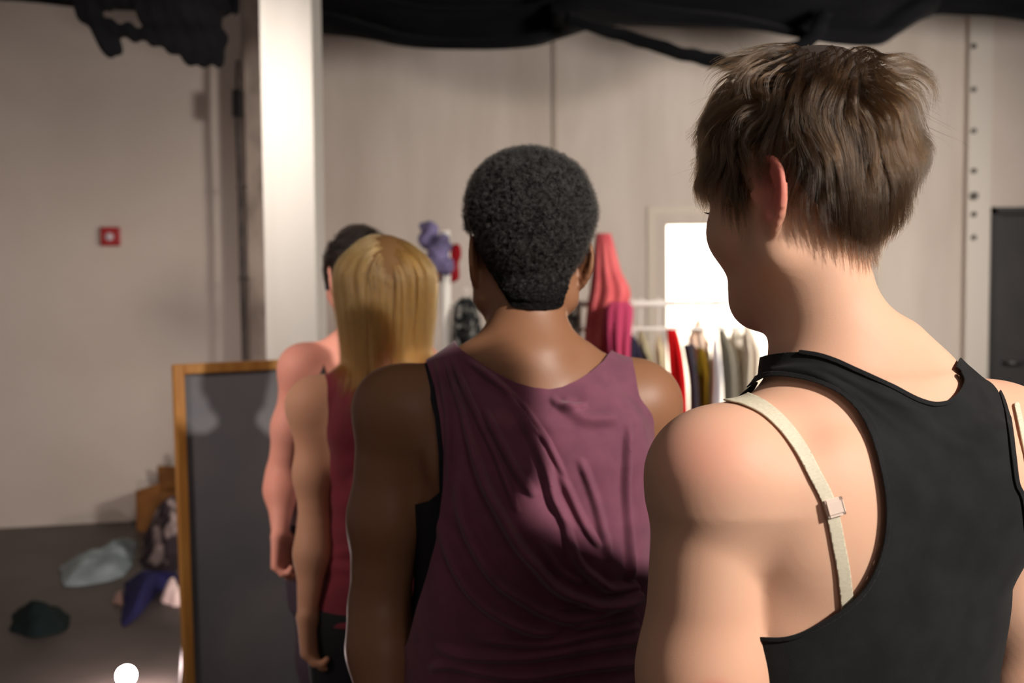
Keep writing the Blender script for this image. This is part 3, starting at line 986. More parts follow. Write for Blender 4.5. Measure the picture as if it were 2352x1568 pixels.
def figure(sp):
    """Builds torso, arm, leg and head fields of one person and returns them with the joined body mesh."""
    ax = [axis(*sp['x']), axis(*sp['y']), zaxis(sp['z'])]
    T = Field(ax)
    lv = np.asarray(sorted(sp['levels']), float)
    lv = np.stack([spline(lv[:, [j, j]], 40)[:, 0] for j in range(6)], 1)
    T.loft([tuple(r) for r in lv], 0.03)
    for c in sp.get('torso', []):
        if c[0] == 'c': T.cone(*c[1:])
        else: T.ell(*c[1:])
    A = []
    for a in sp['arms']:
        f = Field(ax)
        add_arm(f, *[v3(q) for q in a['j']], r=a['r'], hand=a.get('hand'), hs=a.get('hs', 1.0))
        A.append(f)
    Lg = Field(ax)
    for hip, kn, an, fd in sp['legs']:
        hip, kn, an = v3(hip), v3(kn), v3(an)
        s = sp.get('leg_s', 1.0)
        Lg.cone(hip, hip * .5 + kn * .5, 0.082 * s, 0.068 * s, 0.03)
        Lg.cone(hip * .5 + kn * .5, kn, 0.068 * s, 0.052 * s, 0.03)
        Lg.cone(kn, kn * .7 + an * .3, 0.050 * s, 0.052 * s, 0.03)
        Lg.cone(kn * .7 + an * .3, an, 0.052 * s, 0.034, 0.03)
        fd = v3(fd)
        Lg.cone(an - [0, 0, 0.03], an + fd * 0.13 - [0, 0, an[2] - 0.035], 0.032, 0.026, 0.03)
        Lg.cone(an + fd * 0.13 - [0, 0, an[2] - 0.030], an + fd * 0.16 - [0, 0, an[2] - 0.026], 0.030, 0.018, 0.03)
    H = Field(ax)
    M = head_frame(*sp['head'][1:4])
    Cc = v3(sp['head'][0])
    add_head(H, Cc, M, sp['head'][4], sp.get('ear_out', 0.5))
    S_ = Field(ax)
    add_head(S_, Cc, M, sp['head'][4], 0.5, False)
    nb, nt, r1, r2 = sp['neck']
    S_.cone(nb, nt, r1, r2, 0.022)
    T.cone(nb, nt, r1, r2, 0.03)
    B = T.merge(Lg, 0.03)
    zs = sp['arm_z']
    k = np.interp(B.zgrid(), [zs - sp.get('kz', (0.17, .06))[0], zs - sp.get('kz', (.17, .06))[1]], [0.006, 0.05]).astype(np.float32)
    for f in A:
        B = B.merge(f, k, True)
    B = B.merge(H, 0.022, True)
    for ln in sp.get('cuts', []):
        pts = []
        for x, y in ln:
            q = at(x, y, sp['y'][0])
            dv = (q - CAM) / np.linalg.norm(q - CAM)
            for i in range(400):
                if B.sample(q[None])[0] < 0.0005: break
                q = q + dv * 0.001
            pts.append(q)
        for i in range(len(pts) - 1):
            B.cone(pts[i], pts[i + 1], 0.0008, 0.0010, 0.006, True)
    V, F = B.mesh()
    V = smooth_mesh(V, F, 2)
    return dict(T=T, A=A, L=Lg, H=H, S=S_, B=B, V=V, F=F, M=M, C=Cc, s=sp['head'][4])


def garment(name, fld, iso, poly, mat, parent, extra=None, front=None, zr=None, thick=0.0016, fold=None, sm=2, fine=False, hi_z=None):
    V, F = fld.mesh(iso)
    V = smooth_mesh(V, F, sm)
    F = tri(F)
    if fine:
        V, F = subdivide(V, F, fine if callable(fine) else None)
    N = normals(V, F)
    m = poly_sd(proj(V), poly) * 0.001 if poly is not None else np.full(len(V), 1.0)
    if front is not None: m = front(V, m)
    if zr: m = np.minimum(m, np.minimum(V[:, 2] - zr[0], zr[1] - V[:, 2]))
    if extra is not None: m = np.minimum(m, extra(V))
    if fold is not None: V = V + N * fold(V, N)[:, None]
    V, F = clip(V, F, m)
    return cloth(name, V, F, mat, parent, thick)


def subdivide(V, F, pred=None):
    # one 1-to-4 split of the whole triangle mesh
    E = np.sort(np.concatenate([F[:, [0, 1]], F[:, [1, 2]], F[:, [2, 0]]]), 1)
    U, inv = np.unique(E, axis=0, return_inverse=True)
    inv = inv.reshape(-1)
    mid = V[U].mean(1)
    n = len(F); b = len(V)
    m0, m1, m2 = inv[:n] + b, inv[n:2 * n] + b, inv[2 * n:] + b
    F2 = np.concatenate([np.stack(q, 1) for q in ((F[:, 0], m0, m2), (F[:, 1], m1, m0), (F[:, 2], m2, m1), (m0, m1, m2))])
    return np.concatenate([V, mid]), F2


def band(name, fld, iso, line, width, mat, parent, thick=0.001, side=None, yr=None, sm=2, zr=None, extra=None):
    # a strip lying on the surface of a body along a line
    V, F = fld.mesh(iso)
    V = smooth_mesh(V, F, sm); F = tri(F)
    d, t = line_d(proj(V), line)
    near = (d[F] < width * 2.5 + 12).any(1)
    F = F[near]
    u = np.unique(F); mp = -np.ones(len(V), int); mp[u] = np.arange(len(u)); V = V[u]; F = mp[F]; 
    V, F = subdivide(V, F)
    N = normals(V, F)
    d, t = line_d(proj(V), line)
    m = (width - d) * 0.001
    if side is not None:
        m = np.minimum(m, side(V, N))
    if extra is not None:
        m = np.minimum(m, extra(V))
    V, F = clip(V, F, m)
    V, F = largest(V, F)
    return cloth(name, V, F, mat, parent, thick)


def scalp_points(P, n, zmin, seed, off=0.0):
    """random points on the skull above the hairline, head-local coordinates"""
    r = np.random.RandomState(seed)
    out = []
    V, F = P['S'].mesh(off)
    F = tri(F)
    L = (V - P['C']) @ P['M'] / P['s']
    c = L[F].mean(1)
    ok = c[:, 2] > zmin(c[:, 1])
    F = F[ok]
    a = np.linalg.norm(np.cross(V[F[:, 1]] - V[F[:, 0]], V[F[:, 2]] - V[F[:, 0]]), axis=1)
    i = r.choice(len(F), n, p=a / a.sum())
    u, v = r.rand(n), r.rand(n)
    sw = u + v > 1
    u[sw], v[sw] = 1 - u[sw], 1 - v[sw]
    W_ = V[F[i, 0]] * (1 - u - v)[:, None] + V[F[i, 1]] * u[:, None] + V[F[i, 2]] * v[:, None]
    return W_


def grow(P, roots, nseg, length, comb, lift=0.25, lift_decay=0.5, amp=0.2, freq=60, seed=1, clearance=0.002, stiff=0.6, fld='S', hug=0.05):
    """comb: function(local pos, local dir, t) -> wanted direction (local). returns (S, nseg+1, 3) world points"""
    M, Cc, s = P['M'], P['C'], P['s']
    f = P[fld]
    e = 0.004

    def grad(Q):
        g = np.stack([f.sample(Q + d) - f.sample(Q - d) for d in np.eye(3) * e], -1)
        return g / (np.linalg.norm(g, axis=1)[:, None] + 1e-9)
    pos = roots.copy()
    n0 = grad(pos)
    L = (pos - Cc) @ M / s
    d = n0 * lift + comb(L, 0) @ M.T * (1 - lift)
    d /= np.linalg.norm(d, axis=1)[:, None]
    out = [pos.copy()]
    length = np.broadcast_to(length, (len(pos),))
    st = (length / nseg)[:, None]
    for i in range(nseg):
        t = (i + 1) / nseg
        L = (pos - Cc) @ M / s
        w = comb(L, t)
        w = w @ M.T
        nz = np.stack([sines(pos, freq, seed + 10 * k) for k in range(3)], -1)
        n_ = grad(pos)
        far = np.clip((f.sample(pos) - hug) / 0.010, 0, 1)[:, None]
        want = w + nz * amp + n_ * lift * (lift_decay ** (i * 3 / nseg)) - n_ * far * 0.9
        want /= np.linalg.norm(want, axis=1)[:, None] + 1e-9
        d = d * stiff + want * (1 - stiff)
        d /= np.linalg.norm(d, axis=1)[:, None] + 1e-9
        pos = pos + d * st
        dist = f.sample(pos)
        pen = clearance * min(1.0, (i + 1) / 4) - dist
        m = pen > 0
        pos[m] += grad(pos[m]) * pen[m][:, None]
        out.append(pos.copy())
    return np.stack(out, 1)


def children(guides, groots, roots, tight=0.75, frizz=0.0012, seed=3, lenvar=0.15):
    """interpolates many strands from guide locks; strands of one lock draw together at the tip"""
    r = np.random.RandomState(seed)
    S = len(roots)
    own = np.empty(S, int)
    for a in range(0, S, 2000):
        D = ((roots[a:a + 2000, None, :] - groots[None]) ** 2).sum(-1)
        own[a:a + 2000] = D.argmin(1)
    G = guides[own]
    n = G.shape[1]
    t = np.linspace(0, 1, n)[None, :, None]
    off = (roots - groots[own])[:, None, :]
    rnd = r.normal(size=(S, 1, 3)) * frizz
    rnd2 = np.cumsum(r.normal(size=(S, n, 3)) * frizz * 0.45, 1)
    Q = G + off * (1 - tight * t ** 0.8) + rnd * t + rnd2 * t
    # random shortening
    k = 1 - lenvar * r.rand(S)
    tt = np.linspace(0, 1, n)[None] * k[:, None] * (n - 1)
    i = np.clip(np.floor(tt).astype(int), 0, n - 2); f = (tt - i)[..., None]
    rows = np.arange(S)[:, None]
    return Q[rows, i] * (1 - f) + Q[rows, i + 1] * f


def skin(name, c, red=None, sss=0.25, rough=0.58, spec=0.3, warm=None):
    m = material(name, c, tuple(min(1, x * k) for x, k in zip(c[:3], (1.0, 0.90, 0.86))) + (1,), scale=9, rough=rough, spec=spec, sss=sss, bump=0.05, bscale=900, lo=0.3, hi=0.8)
    return m


BLACK_TOP = material('black_jersey', lin(20, 21, 23), lin(27, 28, 30), scale=30, rough=0.9, bump=0.25, bscale=1400, sheen=0.05, spec=0.2)
DARK_PANTS = material('dark_trouser_cloth', lin(24, 24, 30), rough=0.85)
SHOE = material('shoe_rubber', lin(35, 33, 33), rough=0.6)


def lower_clothes(P, root, mat, zt, iso=0.008, name='trousers', zlow=0.07):
    B = P['T'].merge(P['L'], 0.03)
    garment(name, B, iso, None, mat, root, zr=(zlow, zt), thick=0.002)
    V, F = P['L'].mesh(0.006)
    # one shoe per foot
    F = tri(F)
    V, F = clip(V, F, 0.10 - V[:, 2])
    cx = V[:, 0].mean()
    xm = P['mid'] if 'mid' in P else cx
    n = P['legx']
    side = (V - n[0]) @ n[1]
    for sg in (-1, 1):
        v, f = clip(V, F, side * sg)
        cloth('shoe', v, f, SHOE, root, 0.003)


# ---- nearest person: short brown hair, black racerback top
def person_one():
    yw = math.radians(22)
    cx, cy = 0.335, 0.975
    rt = np.array([math.cos(yw), math.sin(yw), 0]); fw = np.array([-math.sin(yw), math.cos(yw), 0])
    o = np.array([cx, cy, 0])
    Q = lambda r, f, z: o + rt * r + fw * f + np.array([0, 0, z])
    lv = []
    for z, a, b, f in [(0.80, .165, .115, 0), (.92, .172, .12, 0), (1.02, .145, .105, 0), (1.12, .142, .102, .0), (1.22, .155, .108, .0), (1.30, .160, .108, .0), (1.36, .150, .100, .0), (1.40, .120, .082, .0), (1.435, .070, .060, .0)]:
        lv.append((z, cx + fw[0] * f, cy + fw[1] * f, a, b, yw))
    shL = at(1632, 1095, 0.885); shR = at(2296, 1025, 1.03)
    elL = at(1600, 1905, 0.885); elR = shR + np.array([0.03, 0.02, -0.30])
    wrL = at(1640, 2420, 0.96); wrR = elR + np.array([-0.01, 0.10, -0.23])
    hd = np.array([0.284, 0.972, 1.610])
    legs = []
    for s in (-1, 1):
        legs.append((Q(s * 0.085, 0, 0.86), Q(s * 0.095, 0.01, 0.47), Q(s * 0.10, -0.02, 0.09), fw))
    sp = dict(x=(-0.02, 0.64, 0.0034), y=(0.76, 1.30, 0.0036), z=[(-0.01, 0.95, 0.009), (0.95, 1.43, 0.0036), (1.43, 1.76, 0.0026)],
              levels=lv,
              torso=[('c', Q(-.02, -.02, 1.455), shL + [0.03, 0.015, 0.010], 0.040, 0.032, 0.04), ('c', Q(.03, -.02, 1.455), shR + [-0.02, 0.0, 0.014], 0.036, 0.036, 0.04),
                     ('c', shL + [.02, 0, 0], shL + [0.04, 0.02, -0.03], 0.036, 0.040, 0.04), ('c', shR, shR + [-0.03, 0, -0.03], 0.045, 0.045, 0.04),
                     ('e', Q(-.085, -.078, 1.315), (.058, .032, .070), np.stack([rt, fw, [0, 0, 1]], 1), 0.03),
                     ('e', Q(.085, -.078, 1.315), (.055, .030, .070), np.stack([rt, fw, [0, 0, 1]], 1), 0.03),
                     ('c', Q(-.125, -.03, 1.28), Q(-.110, -.03, 1.12), 0.045, 0.040, 0.04)],
              arms=[dict(j=(shL, elL, wrL), r=(.0510, .0500, .043, .026), hand=((0, .15, -1), (0, 1, .1), (1, 0, 0), .35)),
                    dict(j=(shR, elR, wrR), r=(.050, .045, .040, .026), hand=((0, .15, -1), (0, 1, .1), (-1, 0, 0), .35))],
              legs=legs, head=(hd, math.radians(38), math.radians(10), math.radians(0), 1.0),
              neck=((0.322, 0.960, 1.40), (0.286, 0.960, 1.55), 0.058, 0.052), arm_z=1.37, kz=(.105, .045), ear_out=0.34)
    P = figure(sp)
    P['legx'] = (o, rt)
    SK = skin('fair_skin', lin(219, 176, 150), sss=0.2)
    # the ear and the point of the shoulder are redder than the rest of the skin
    root = mesh_obj('person', P['V'], P['F'], SK)
    tag(root, 'nearest person with short wavy brown hair in a black racerback top, head bowed left', 'person')
    at_ = root.data.attributes.new('flush', 'FLOAT', 'POINT')
    V = P['V']
    L = (V - P['C']) @ P['M']
    ear = np.exp(-(np.linalg.norm((L - [-0.088, -0.02, 0.0]) / [0.016, 0.030, 0.040], axis=1)) ** 4)
    shd = np.exp(-(np.linalg.norm((V - (shL + [-0.02, -0.03, 0.025])) / [0.05, 0.06, 0.035], axis=1)) ** 2)
    elb = np.exp(-(np.linalg.norm((V - at(1635, 1560, 0.84)) / [0.012, 0.05, 0.006], axis=1)) ** 2)
    at_.data.foreach_set('value', np.clip(ear * 0.9 + shd * 0.30 + elb * 0.5, 0, 1).astype(np.float32))
    L_ = SK.node_tree.links
    b = SK.node_tree.nodes['Principled BSDF']
    src = b.inputs['Base Color'].links[0].from_socket
    mx = nn(SK, 'ShaderNodeMix', data_type='RGBA')
    an = nn(SK, 'ShaderNodeAttribute', attribute_name='flush')
    L_.new(an.outputs['Fac'], mx.inputs[0]); L_.new(src, mx.inputs[6])
    mx.inputs[7].default_value = lin(215, 105, 100)
    L_.new(mx.outputs[2], b.inputs['Base Color'])
    # top
    poly = [(1690, 850), (1725, 829), (1762, 817), (1800, 811), (1840, 809), (1880, 815), (1920, 828), (1960, 846), (2005, 866), (2050, 887), (2085, 906), (2110, 918), (2135, 926), (2155, 928), (2180, 923), (2200, 909), (2215, 889), (2219, 870), (2212, 855), (2196, 842), (2210, 815), (2270, 850), (2300, 900),
            (2312, 940), (2320, 985), (2328, 1050), (2336, 1110), (2352, 1150), (2365, 1250), (2420, 1330), (2520, 1330), (2700, 2600), (2700, 4500), (1000, 4500), (1000, 1480), (1680, 1475), (1742, 1467), (1790, 1468), (1820, 1463), (1850, 1452), (1890, 1432), (1930, 1408), (1965, 1380), (1990, 1352), (2010, 1318), (2025, 1280), (2035, 1240), (2040, 1190), (2038, 1140), (2030, 1090),
            (2018, 1040), (2005, 1000), (1988, 963), (1965, 930), (1935, 903), (1900, 884), (1860, 870), (1820, 862), (1790, 859), (1760, 861), (1735, 871), (1712, 887), (1695, 897), (1660, 900)]

    T = P['T']
    Tb = T.copy()

    folds = [([(1745, 870), (1850, 850), (1960, 905), (2060, 985)], 9, 0.0016), ([(1800, 845), (1900, 850), (2010, 905), (2130, 960)], 8, 0.0015), ([(1760, 850), (1870, 860), (1965, 925), (2020, 1010)], 6, 0.0012),
             ([(1990, 900), (2060, 930), (2150, 1000), (2260, 1040)], 16, 0.0022), ([(2060, 1100), (2160, 1160), (2290, 1180)], 40, 0.003), ([(2090, 1260), (2200, 1330), (2330, 1330)], 38, -0.003),
             ([(2140, 945), (2200, 1000), (2300, 1060)], 22, -0.002)]

    def fold(V, N):
        q = proj(V)
        r = np.zeros(len(V))
        for ln, w, a in folds:
            d, t = line_d(q, spline(ln, 16))
            r += a * np.exp(-(d / w) ** 2) * np.sin(np.pi * np.clip(t * 0.9 + 0.05, 0, 1)) ** 0.7
        r += 0.0006 * sines(V, 45, 5)
        return np.where(V[:, 1] < 1.05, r, 0) + 0.0
    wst = lambda V: V[:, 2] - 0.93
    def front(V, m):
        # the front of the top: a scooped bodice on two straps
        r = (V - o) @ rt; f = (V - o) @ fw
        mf = np.maximum(np.minimum(1.31 - V[:, 2], 0.150 - np.abs(r) + 3 * np.maximum(1.24 - V[:, 2], 0)), 0.024 - np.abs(np.abs(r) - 0.098))
        mf = np.minimum(np.minimum(mf, f - 0.012), 1.425 - V[:, 2])
        return np.maximum(np.minimum(m, 0.040 - f), mf)
    garment('tank_top', Tb, 0.0045, poly, BLACK_TOP, root, extra=wst, front=front, fold=fold, fine=True)
    binder = material('black_binding', lin(22, 22, 24), rough=0.8, sheen=0.2)
    ia, ib, ic, id_, ie, if_ = [poly.index(q) for q in ((1840, 809), (2212, 855), (2300, 900), (2365, 1250), (1742, 1467), (1695, 897))]
    for ln in (poly[ia:ib + 1], poly[ic:id_ + 1], poly[ie:if_ + 1]):
        band('binding', Tb, 0.0066, spline(ln, 60), 5.0, BLACK_TOP, root, thick=0.0012, extra=lambda V: 0.038 - (V - o) @ fw)
    # bra strap under the top with its slider
    STRAP = material('ivory_elastic', lin(214, 206, 184), lin(200, 192, 170), scale=300, rough=0.6, stretch=(1, 1, 4), bump=0.2, bscale=1500)
    Bf = P['B']
    ln = spline([(1600, 870), (1630, 890), (1655, 902), (1682, 908), (1710, 915), (1757, 938), (1803, 980), (1842, 1034), (1873, 1092), (1898, 1140), (1913, 1185), (1926, 1250), (1937, 1310), (1944, 1370), (1950, 1430)], 60)
    front = lambda V, N: 0.06 - (V[:, 1] - 0.86)
    st = band('bra_strap', Bf, 0.0016, ln, 14.5, STRAP, root, thick=0.0012, side=front)
    st['label'] = 'ivory elastic bra strap with a slider'
    ln2 = spline([(2335, 930), (2350, 1000), (2362, 1060), (2372, 1120)], 20)
    band('bra_strap', Bf, 0.0016, ln2, 6, STRAP, root, thick=0.0012, side=lambda V, N: 1.06 - V[:, 1])
    # slider: rectangular ring on the strap
    sv, sf = Bf.mesh(0.0030)
    N = normals(sv, sf)
    i = np.argmin(np.linalg.norm(proj(sv) - np.array([1913, 1168]), axis=1) + (sv[:, 1] > 0.95) * 1e3)
    c, n = sv[i], N[i]
    t = at(1926, 1225, c[1]) - at(1900, 1112, c[1]); t -= n * (t @ n); t /= np.linalg.norm(t)
    u = np.cross(n, t)
    Ms = Matrix(((u[0], t[0], n[0], c[0]), (u[1], t[1], n[1], c[1]), (u[2], t[2], n[2], c[2]), (0, 0, 0, 1)))
    SL = material('slider_plastic', lin(226, 205, 192), rough=0.3)
    bm = bmesh.new()
    w, h = 0.0078, 0.0070
    for lo, hi in [((-w, -h, 0), (-w + .0016, h, .0022)), ((w - .0016, -h, 0), (w, h, .0022)), ((-w, -h, 0), (w, -h + .0016, .0022)), ((-w, h - .0016, 0), (w, h, .0022)), ((-w + .001, -.0045, .001), (w - .001, .0045, .0036))]:
        add_box(bm, lo, hi, 0.0006, Ms)
    bm_obj('slider', bm, SL, st)
    lower_clothes(P, root, DARK_PANTS, 0.98)

    # hair
    zm = lambda y: np.interp(y, [-.12, -.085, -.066, -.052, -.036, -.024, -.006, .004, .012, .032, .040, .055, .075, .1], [-.108, -.108, -.090, -.045, .018, .040, .034, .006, -.012, .000, .026, .034, .050, .052])
    HM = hair_material('brown_hair', (0.034, 0.0175, 0.0075), rough=0.25, radial=0.35, rand=0.4)
    under = material('hair_undercoat', lin(40, 29, 22), rough=0.9)
    V, F = P['S'].mesh(0.0035)
    F = tri(F)
    L = (V - P['C']) @ P['M']
    V = V + normals(V, F) * (0.015 * np.clip((L[:, 2] - 0.065) / 0.045, 0, 1) ** 1.5)[:, None]
    V2, F2 = clip(V, F, L[:, 2] - zm(L[:, 1]) - 0.002 - np.where((np.abs(L[:, 0]) > 0.072) & (L[:, 1] > -0.045) & (L[:, 1] < 0.01) & (L[:, 2] < 0.04), 0.2, 0))
    whorl = np.array([-0.005, -0.045, 0.115])

    def comb(L, t):
        d = L - whorl
        a = d / (np.linalg.norm(d, axis=1)[:, None] + 1e-6)
        n = L / (np.linalg.norm(L, axis=1)[:, None] + 1e-6)
        a = a - n * (a * n).sum(1)[:, None]
        a /= np.linalg.norm(a, axis=1)[:, None] + 1e-6
        g = np.zeros_like(L); g[:, 2] = -1; g[:, 1] = -0.3
        back = np.clip((-L[:, 1] - 0.0) / 0.08, 0, 1)[:, None]
        top = np.clip((L[:, 2] - 0.06) / 0.04, 0, 1)[:, None]
        fr = np.zeros_like(L); fr[:, 1] = 1.0; fr[:, 0] = -0.15
        return a * (0.9 + 0.2 * top) + g * (0.35 + 0.25 * (1 - top)) + fr * top * 0.45 * (1 - back)

    def ok_roots(R):
        L = (R - P['C']) @ P['M']
        bad = (np.abs(L[:, 0]) > 0.0735) & (L[:, 1] > -0.05) & (L[:, 1] < 0.012) & (L[:, 2] < 0.038)
        return R[~bad]
    g = ok_roots(scalp_points(P, 1500, zm, 3))
    Lg_ = (g - P['C']) @ P['M']
    top = np.clip((Lg_[:, 2] - 0.03) / 0.06, 0, 1)
    low = np.clip((-Lg_[:, 2] + 0.01) / 0.07, 0, 1)
    back = np.clip((-Lg_[:, 1] - 0.01) / 0.05, 0, 1)
    crown = np.clip((Lg_[:, 2] - 0.070) / 0.035, 0, 1) * (1 - .3 * back)
    ln = 0.040 + 0.034 * top + 0.014 * back * (1 - low) + 0.004 * low * back
    fr = np.clip((Lg_[:, 1] - 0.02) / 0.05, 0, 1) * (Lg_[:, 2] > 0.03)
    ln = ln + 0.010 * fr
    G = grow(P, g, 14, ln, comb, lift=(0.10 + 0.42 * top * (1 - 0.75 * back) + .06 * (1 - top) * (1 - back))[:, None], lift_decay=0.55, amp=(0.25 + 0.60 * top * (1 - .5 * back))[:, None], freq=85, seed=4, stiff=0.3, clearance=0.007 + 0.019 * crown + 0.003 * back * (1 - low), hug=0.012 + 0.026 * crown + 0.006 * top * (1 - back) + 0.007 * back * (1 - .6 * top) - 0.005 * low)
    r = ok_roots(scalp_points(P, 32000, zm, 8))
    HS = children(G, g, r, tight=0.7, frizz=0.0008, seed=2, lenvar=0.45)
    hair = hair_obj('hair', HS, 0.00011, HM, root)
    mesh_obj('hair_undercoat', V2, F2, under, root)
    # flyaway strands over the crown
    g2 = scalp_points(P, 260, lambda y: np.full_like(y, 0.035), 11)
    G2 = grow(P, g2, 14, 0.055 + 0.03 * np.random.RandomState(1).rand(len(g2)), comb, lift=0.75, lift_decay=0.6, amp=1.3, freq=70, seed=14, stiff=0.6, clearance=0.01)
    hair_obj('flyaway_hair', G2, 0.00009, HM, root)
    # lashes and brow of the left eye
    LM = material('lash_black', lin(20, 15, 13), rough=0.6)
    rs = np.random.RandomState(5)
    for sg in (-1, 1):
        it = []
        for k in range(16):
            a = k / 15
            x = sg * (0.018 + 0.028 * a); y = 0.0855 - 0.011 * a ** 1.5
            p0 = np.array([x, y, 0.001]); p2 = p0 + [sg * 0.003 * (a * 2), 0.009, -0.0005]
            p1 = (p0 + p2) / 2 + [0, 0, -0.0022]
            it.append(([P['C'] + P['M'] @ q for q in (p0, p1, p2)], [0.0003, 0.00022, 0.00008]))
        tubes('eyelashes', it, LM, root, 5)
        it = []
        for k in range(90):
            a = rs.rand()
            x = sg * (0.014 + 0.036 * a); z = 0.0245 + 0.004 * math.sin(a * 3) + rs.normal() * 0.0015
            p = P['C'] + P['M'] @ np.array([x, 0.12, z])
            dv = P['M'] @ np.array([0, -1.0, 0])
            for q in range(60):
                if P['H'].sample(p[None])[0] < 0.0006: break
                p = p + dv * 0.001
            e = p + P['M'] @ np.array([sg * 0.005, 0.0006, 0.0012])
            it.append(([p, (p + e) / 2, e], [0.00018, 0.00015, 0.00005]))
        tubes('eyebrow', it, LM, root, 4)
    return root


